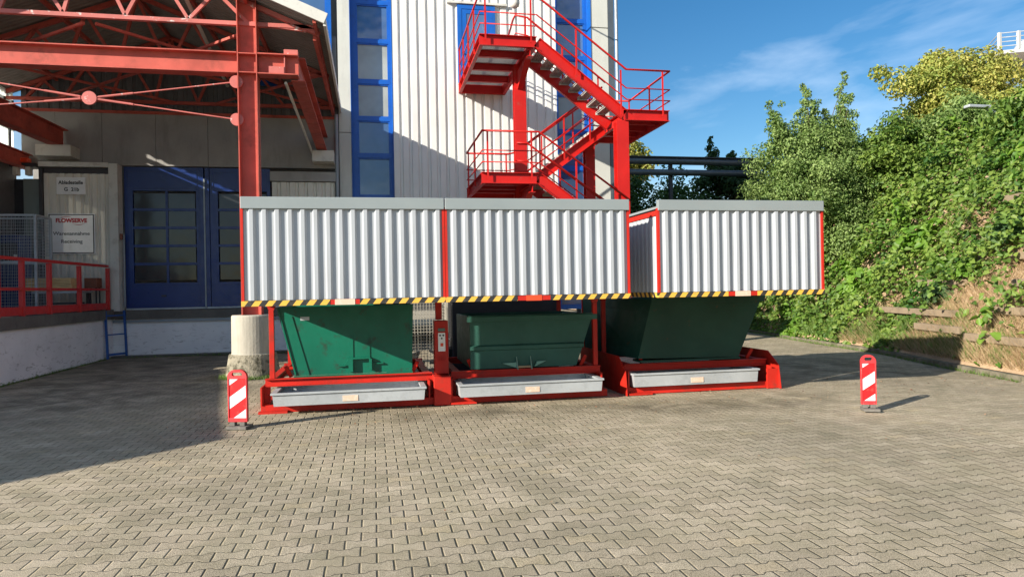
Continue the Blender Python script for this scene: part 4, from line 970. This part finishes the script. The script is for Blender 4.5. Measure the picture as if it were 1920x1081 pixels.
# crib wall: concrete beams stepping up the slope in the bare patch
T = thing('crib_retaining_wall', (11.3, 10.5, 0), 'stepped concrete plank retaining wall showing through the dry bank at right', 'retaining wall')
crib = M('crib_plank_concrete', (.25, .19, .125), .9, dirt=(.13, .10, .06), dfac=.7, dscale=4, var=.2, bmp=.006)
for i, (ya, yb_, d, z) in enumerate(tuple((ya, yb, d, .10+(d*1.5 if d < 2 else 3+(d-2)*.98)+.03) for ya, yb, d in ((7.0, 10.7, .30), (10.9, 12.5, .36), (7.0, 10.4, .62), (11.4, 14.2, .55), (7.5, 10.2, .94), (7.0, 10.6, 1.26), (11.6, 13.4, .95), (8.2, 10.9, 1.62), (10.8, 12.4, 2.1), (9.0, 11.6, 2.5)))):
    MB().bar((kx(ya)+d-.04, ya, z), (kx(yb_)+d-.04, yb_, z), .24, .13).build('plank', crib, T, bevel=.01)
for y, d in ((10.9, .34), (8.3, .34), (13.3, .5)): MB().bar((kx(y)+d, y, .1), (kx(y)+d+.25, y, .85), .18, .16, (0, 1, 0)).build('header_block', crib, T, bevel=.01)

# ------------------------------------------------------------------ foliage
def leaf_mesh(name, P, Nn, size, mat, parent=None, fold=.25, aspect=.8, shape='leaf', droop=0):
    """P: (n,3) centres, Nn: (n,3) facing normals"""
    n = len(P)
    if n == 0: return None
    Nn = Nn/np.linalg.norm(Nn, axis=1, keepdims=True)
    rnd = rng.normal(size=(n, 3)); 
    if droop: rnd[:, 2] -= droop
    T_ = rnd - (rnd*Nn).sum(1, keepdims=True)*Nn; T_ /= np.linalg.norm(T_, axis=1, keepdims=True)
    B_ = np.cross(Nn, T_); sz = (size*(.6+.8*rng.random(n)))[:, None]
    L_ = T_*sz; W_ = B_*sz*aspect; F_ = Nn*sz*fold
    if shape == 'leaf':      # 6-point folded leaf
        vs = np.stack([P-L_*.5, P-L_*.12+W_*.48+F_, P+L_*.28+W_*.32+F_*.8, P+L_*.55, P+L_*.28-W_*.32+F_*.8, P-L_*.12-W_*.48+F_], 1).reshape(-1, 3)
        k = 6; loops = [0, 1, 2, 3, 0, 3, 4, 5]; fl = 4
    else:                    # simple diamond
        vs = np.stack([P-L_*.5, P+W_*.4+F_*.5, P+L_*.5, P-W_*.4+F_*.5], 1).reshape(-1, 3)
        k = 4; loops = [0, 1, 2, 3]; fl = 4
    nf = n*(len(loops)//fl)
    me = bpy.data.meshes.new(name); me.vertices.add(n*k); me.loops.add(n*len(loops)); me.polygons.add(nf)
    org = ORG.get(parent.name, Vector((0, 0, 0))) if parent else Vector((0, 0, 0))
    me.vertices.foreach_set('co', (vs-np.array(org)).astype(np.float32).ravel())
    me.loops.foreach_set('vertex_index', (np.arange(n)[:, None]*k + np.array(loops)[None, :]).ravel().astype(np.int32))
    me.polygons.foreach_set('loop_start', (np.arange(nf)*fl).astype(np.int32)); me.polygons.foreach_set('loop_total', np.full(nf, fl, np.int32))
    me.materials.append(mat); me.update(calc_edges=True)
    o = bpy.data.objects.new(name, me); COL.objects.link(o)
    if parent: o.parent = parent; ORG[o.name] = org
    return o
def blades(name, P, size, mat, lean=.35, width=.012, parent=None, dirz=1):
    n = len(P); a = rng.random(n)*2*np.pi; h = size*(.5+rng.random(n))
    tip = P + np.stack([np.cos(a)*h*lean, np.sin(a)*h*lean, dirz*h], 1)
    a2 = rng.random(n)*2*np.pi; s_ = np.stack([np.cos(a2), np.sin(a2), np.zeros(n)], 1)*width
    vs = np.stack([P-s_, P+s_, tip], 1).reshape(-1, 3)
    me = bpy.data.meshes.new(name); me.vertices.add(n*3); me.loops.add(n*3); me.polygons.add(n)
    me.vertices.foreach_set('co', vs.astype(np.float32).ravel()); me.loops.foreach_set('vertex_index', np.arange(n*3).astype(np.int32))
    me.polygons.foreach_set('loop_start', (np.arange(n)*3).astype(np.int32)); me.polygons.foreach_set('loop_total', np.full(n, 3, np.int32))
    me.materials.append(mat); me.update(calc_edges=True)
    o = bpy.data.objects.new(name, me); COL.objects.link(o); return o
BN = np.array([-.78, -.12, .6])
def bare(x, y, z):
    """how bare the slope is, 1 = dry soil"""
    lim = 2.6 - np.maximum(y-9.0, -1.5)*.45
    v = (lim - z)*1.1 + 1.5*vnoise(x*1.3+3, y*1.7+z*1.6)
    b_ = 1/(1+np.exp(-v*4))
    gap = np.exp(-(((y-12.6)/.9)**2+((z-2.95)/.45)**2))*.8
    return np.clip(np.maximum(b_, gap), 0, 1)
def ivy():
    n = 175000; y = rng.uniform(1.5, 33, n); 
    # denser sampling near the camera-facing slope
    d = rng.random(n)**.85*7.5 - .06*(y > 13)
    x = kx(y)+d; z = bankz(x, y)
    lump = .75*np.maximum(0, vnoise(x*1.7, y*1.9+z*1.1)) + .38*np.maximum(0, vnoise(x*3.1+5, y*3.3))
    ln = rng.random(n)**.6*(.10+lump*1.3)*np.minimum(1, d*1.5+.1)
    b_ = bare(x, y, z); v2 = vnoise(x*2.2+1, y*2.6+z*2.4); keep = rng.random(n) > b_*np.where(v2 > .38, .45, .975)
    keep &= ~((d < .2) & (y < 12.5) & (rng.random(n) < .6))
    P = np.stack([x, y, z], 1) + BN*ln[:, None]
    P = P[keep]; nn = BN + rng.normal(size=(len(P), 3))*.6 + np.array([0, 0, .35])
    # three kinds mixed by patch
    v = vnoise(P[:, 1]*.55+2, P[:, 2]*1.0+P[:, 0]*.3); r_ = rng.random(len(P))
    k = np.where(v+.5*(r_-.5) > .55, 1, 0); k[(r_ > .955) & (P[:, 2] > 2.6)] = 2
    for kk, nm, mt_, lb, sz in ((0, 'ivy_cover', lf_ivy, 'dense ivy covering the steep bank', .115), (1, 'bramble_cover', lf_lime, 'lighter bramble leaves spread through the ivy on the bank', .165), (2, 'withered_leaves', lf_redl, 'withered brownish blossoms among the ivy', .07)):
        s_ = k == kk; tag(leaf_mesh(nm, P[s_], nn[s_], sz, mt_), lb, 'plants', kind='stuff')
ivy()
def straw():
    n = 85000; y = rng.uniform(1.0, 15.5, n); d = rng.random(n)**1.3*3.6+.02; x = kx(y)+d; z = bankz(x, y); b_ = bare(x, y, z); k = rng.random(n) < b_*1.0
    P = np.stack([x, y, z+.02], 1)[k]
    tag(blades('dry_grass', P, .17, lf_straw, lean=.9, width=.006), 'dry straw coloured grass on the bare patch of the bank', 'grass', kind='stuff')
    n = 34000; y = rng.uniform(1.0, 18, n); d = np.abs(rng.normal(0, .24, n))+.04; x = kx(y)+d; z = bankz(x, y)
    dens = .25+.75*(vnoise(y*1.4, d*2) > -.1); k = rng.random(n) < dens*np.where(y > 11.3, .9, .28)
    P = np.stack([x, y, z], 1)[k]
    tag(blades('green_grass', P, .17, lf_grass, lean=.5, width=.007), 'green grass along the foot of the bank', 'grass', kind='stuff')
straw()
def litter():
    n = 900; x = rng.uniform(-2.5, 10.5, n); y = np.where(rng.random(n) < .6, rng.normal(9.2, .55, n), rng.uniform(5, 18, n)); k = (x < kx(y)-.12)
    P = np.stack([x, y, np.full(n, .012)], 1)[k]; nn = np.array([0, 0, 1.])+rng.normal(size=(len(P), 3))*.25
    tag(leaf_mesh('leaf_litter', P, nn, .028, lf_redl, shape='diamond'), 'scattered dry leaf crumbs on the paving in front of the skips', 'litter', kind='stuff')
    n = 1400; a = rng.uniform(0, 2*np.pi, n); r_ = .50+np.abs(rng.normal(0, .06, n)); P1 = np.stack([-2.3+r_*np.cos(a), 14.1+r_*np.sin(a), np.zeros(n)], 1)
    n = 1500; y = rng.uniform(9, 22, n); P2 = np.stack([kx(y)-.12-np.abs(rng.normal(0, .03, n)), y, np.zeros(n)], 1)
    n = 500; y = rng.uniform(13, 19.5, n); P3 = np.stack([-6.6+np.abs(rng.normal(0, .03, n)), y, np.zeros(n)], 1)
    n = 500; x = rng.uniform(-6.3, -1, n); P4 = np.stack([x, 19.33-np.abs(rng.normal(0, .03, n)), np.zeros(n)], 1)
    tag(blades('weeds', np.vstack([P1, P2, P3, P4]), .06, lf_grass, lean=.5, width=.005), 'low weeds in the joints along the kerb and round the concrete pedestal', 'weeds', kind='stuff')
litter()
def shrub(x, y, z, r, label, mat=lf_dark, n=900, name='shrub', size=.10):
    T = thing(name, (x, y, z), label, 'shrub'); 
    u = rng.normal(size=(n, 3)); u /= np.linalg.norm(u, axis=1, keepdims=True); u[:, 2] = np.abs(u[:, 2])*.9
    rr = r*(.45+.55*rng.random(n)**.5)*(1+.25*np.sin(u[:, 0]*5+u[:, 1]*4)); P = np.array([x, y, z])+u*rr[:, None]
    leaf_mesh('leaves', P, u+rng.normal(size=(n, 3))*.4, size, mat, T)
    s_ = MB()
    for i in range(5): a = i*1.3; s_.tube([(x, y, z-.1), (x+r*.5*math.cos(a), y+r*.5*math.sin(a), z+r*.6)], [.02, .008], 5)
    s_.build('stems', bark, T)
def onbank(y, d): x = float(kx(y)+d); return x, y, float(bankz(np.array(x), np.array(y)))
shrub(*onbank(12.35, .75), .34, 'dark round shrub low on the bank near the retaining wall planks')
shrub(*onbank(11.0, 1.55), .40, 'dark green shrub in the middle of the dry bank patch', n=1100)
shrub(*onbank(10.35, 2.25), .30, 'small dark shrub above the dry bank patch', n=700)
shrub(*onbank(11.6, 1.0), .30, 'light green leafy bramble clump low on the dry patch', lf_lime, 700, 'bramble_clump')
shrub(*onbank(9.6, 1.6), .22, 'small light green bramble clump among the right planks', lf_lime, 350, 'bramble_clump')

def tree(loc, h, crown, label, mat, nleaf, size, name='tree', cat='tree', lean=(0, 0), trunk_r=.12, spikes=None, seed=1, shape='leaf', clump=.45, droop=0, nclump=90, group=None):
    """crown: (cx,cy,cz,rx,ry,rz) envelope in world; leaves sit in clumps on limbs, clumps fill the envelope unevenly"""
    rs = np.random.default_rng(seed); T = thing(name, loc, label, cat, group)
    cx, cy, cz, rx_, ry_, rz_ = crown
    tm = MB(); base = Vector(loc); top = Vector((cx, cy, cz+rz_*.5))
    mid = base.lerp(top, .5)+Vector((lean[0], lean[1], 0))
    tm.tube([base-Vector((0, 0, .2)), base.lerp(mid, .6), mid, top], [trunk_r, trunk_r*.8, trunk_r*.6, trunk_r*.15], 9); tm.build('trunk', bark, T, smooth=True)
    u = rs.normal(size=(nclump, 3)); u /= np.linalg.norm(u, axis=1, keepdims=True)
    rr = rs.random(nclump)**.42*(.82+.25*np.sin(u[:, 0]*4+seed)*np.cos(u[:, 2]*5)); cc_ = np.array([cx, cy, cz])+u*rr[:, None]*np.array([rx_, ry_, rz_])
    if spikes:
        ex = []
        for sx, sz, hh in spikes:
            for t in np.linspace(0, 1, 16): ex.append((cx+sx+rs.normal()*.10*(1-t), cy+rs.normal()*.2, cz+sz+hh*t))
        cc_ = np.vstack([cc_, np.array(ex)]); rads = np.concatenate([clump*(.6+.8*rs.random(nclump)), np.tile(clump*np.linspace(.72, .2, 16), len(spikes))])
    else: rads = clump*(.6+.8*rs.random(nclump))
    lm = MB()
    for i in range(0, len(cc_), 3):
        e = Vector(cc_[i]); s_ = base.lerp(top, .35+.5*rs.random()); m_ = s_.lerp(e, .5)+Vector((0, 0, .15)); lm.tube([s_, m_, e], [trunk_r*.25, trunk_r*.12, .004], 5)
    lm.build('limbs', bark, T)
    wts = rads**1.5; wts /= wts.sum(); ci = rs.choice(len(cc_), nleaf, p=wts)
    v = rs.normal(size=(nleaf, 3)); v /= np.linalg.norm(v, axis=1, keepdims=True)
    P = cc_[ci]+v*(rads[ci]*rs.random(nleaf)**.5)[:, None]*np.array([1, 1, .8]); 
    leaf_mesh('crown', P, v+rs.normal(size=(nleaf, 3))*.6+np.array([0, 0, .4]), size, mat, T, shape=shape, droop=droop, aspect=.6)
    return T
# willow/birch group on the bank
tree((12.9, 18.3, 1.3), 6, (12.75, 18.3, 4.2, 2.4, 1.6, 2.35), 'grey green bushy birch on the bank with three pointed tops', lf_birch, 80000, .075, 'birch_tree', spikes=[(-1.25, 1.2, 1.5), (-.95, 1.3, 1.0), (-.25, 1.5, 1.7), (.0, 1.5, 1.3), (.55, 1.5, 1.1), (1.05, 1.4, 2.2), (1.2, 1.2, 1.7)], seed=3, droop=1.2, nclump=210, clump=.45)
tree((15.3, 18.5, 4), 4, (14.9, 17.6, 5.0, 1.7, 1.5, 1.5), 'low mid green bush filling the slope right of the birch', lf_ivy, 22000, .10, 'leafy_bush', seed=5, nclump=70)
tree((20.5, 20.5, 5.3), 5, (19.9, 20, 7.2, 4.0, 2, 2.3), 'broad yellow green tree at the top right of the bank', lf_yel, 48000, .11, 'yellow_green_tree', seed=8, nclump=130, clump=.5)
tree((15.6, 14.0, 4.9), 3, (15.9, 13.6, 5.35, 1.6, 1.6, .9), 'bright green ivy covered shrub mound at the right edge', lf_ivy, 9000, .13, 'ivy_mound', cat='shrub', seed=9, nclump=80, clump=.45)
tree((16.8, 17.4, 5), 3, (17.2, 17.3, 5.8, 2.4, 1.5, 1.3), 'mixed green shrub between the birch and the yellow green tree', lf_birch, 26000, .09, 'green_shrub', cat='shrub', seed=10, nclump=80, clump=.45)
tree((13.6, 42, 0), 9, (16.9, 45, 10.0, 2.5, 2.2, 2.2), 'small autumn tinted tree far behind the pipe bridge', lf_yel, 6000, .26, 'autumn_tree', seed=11, nclump=60, clump=.7)
for i, (x, y, zc, rz_, lb) in enumerate(((11.0, 30, 3.9, 3.7, 'dark shaded hedge tree nearest the factory corner'), (14.0, 30, 3.8, 3.6, 'dark shaded hedge tree in the middle under the pipe bridge'), (16.8, 30, 4.0, 3.7, 'dark shaded hedge tree right of the pipe bridge'))):
    tree((x, y, 0), 6, (x, y, zc, 2.3, 1.6, rz_), lb, lf_hedge, 16000, .16, 'hedge_tree', seed=20+i, nclump=160, clump=.7, group='shaded trees behind the pipe bridge')
tree((15.9, 28.5, 0), 8, (16.6, 29.5, 6.5, 1.7, 1.2, .9), 'dark leafy tree rising above the pipe bridge with a pointed tip', lf_dark, 5500, .17, 'dark_leafy_tree', spikes=[(-1.2, .5, 1.4), (-.2, .5, .7)], seed=31, nclump=70, clump=.4)

# ------------------------------------------------------------------ lookout tower and street lamp far right
TW = thing('lookout_tower', (47.4, 42, 0), 'white tower with railed balcony beyond the trees at the right edge', 'tower')
bx, by = 48.6, 42.0
MB().lathe((bx, by, 0), [(3.0, 0), (3.0, 15.2)], 40).build('shaft', white_tower, TW, smooth=False)
MB().lathe((bx, by, 15.201), [(2.95, 0), (2.95, 1.9)], 40).build('glazed_drum', glass('tower_glass', (.10, .16, .22)), TW)
MB().prism([(42.6, 40.2), (49.8, 36.6), (52, 44), (45.8, 45.5)], 'z', 17.12, 17.35).build('balcony_slab', white_tower, TW)
rl = MB()
for zt in (17.65, 17.95, 18.25, 18.55): rl.bar((42.65, 40.25, zt), (49.8, 36.65, zt), .05, .05); rl.bar((42.65, 40.25, zt), (45.8, 45.4, zt), .05, .05)
rl.build('railing', galv, TW)
for i in range(8): t = i/7; MB().box(42.65+7.1*t-.09, 42.65+7.1*t+.09, 40.25-3.6*t-.09, 40.25-3.6*t+.09, 17.351, 18.6).build('baluster', white_tower, TW)
MB().lathe((bx+.3, by, 17.351), [(2.5, 0), (2.5, .9), (2.0, 1.7), (.5, 2.2)], 40).build('dome', white_tower, TW)
T = thing('street_lamp', (17.4, 15.6, 5), 'grey curved street lamp head peeking out of the bank shrubs', 'street lamp')
MB().tube([(17.2, 16.2, 5.0), (17.2, 16.2, 5.9), (16.8, 16.0, 6.15), (16.1, 15.7, 6.2)], .04, 8).build('pole', galv, T, smooth=True)
MB().box(15.5, 16.2, 15.55, 15.75, 6.16, 6.24).build('lamp_head', galv, T, bevel=.02)
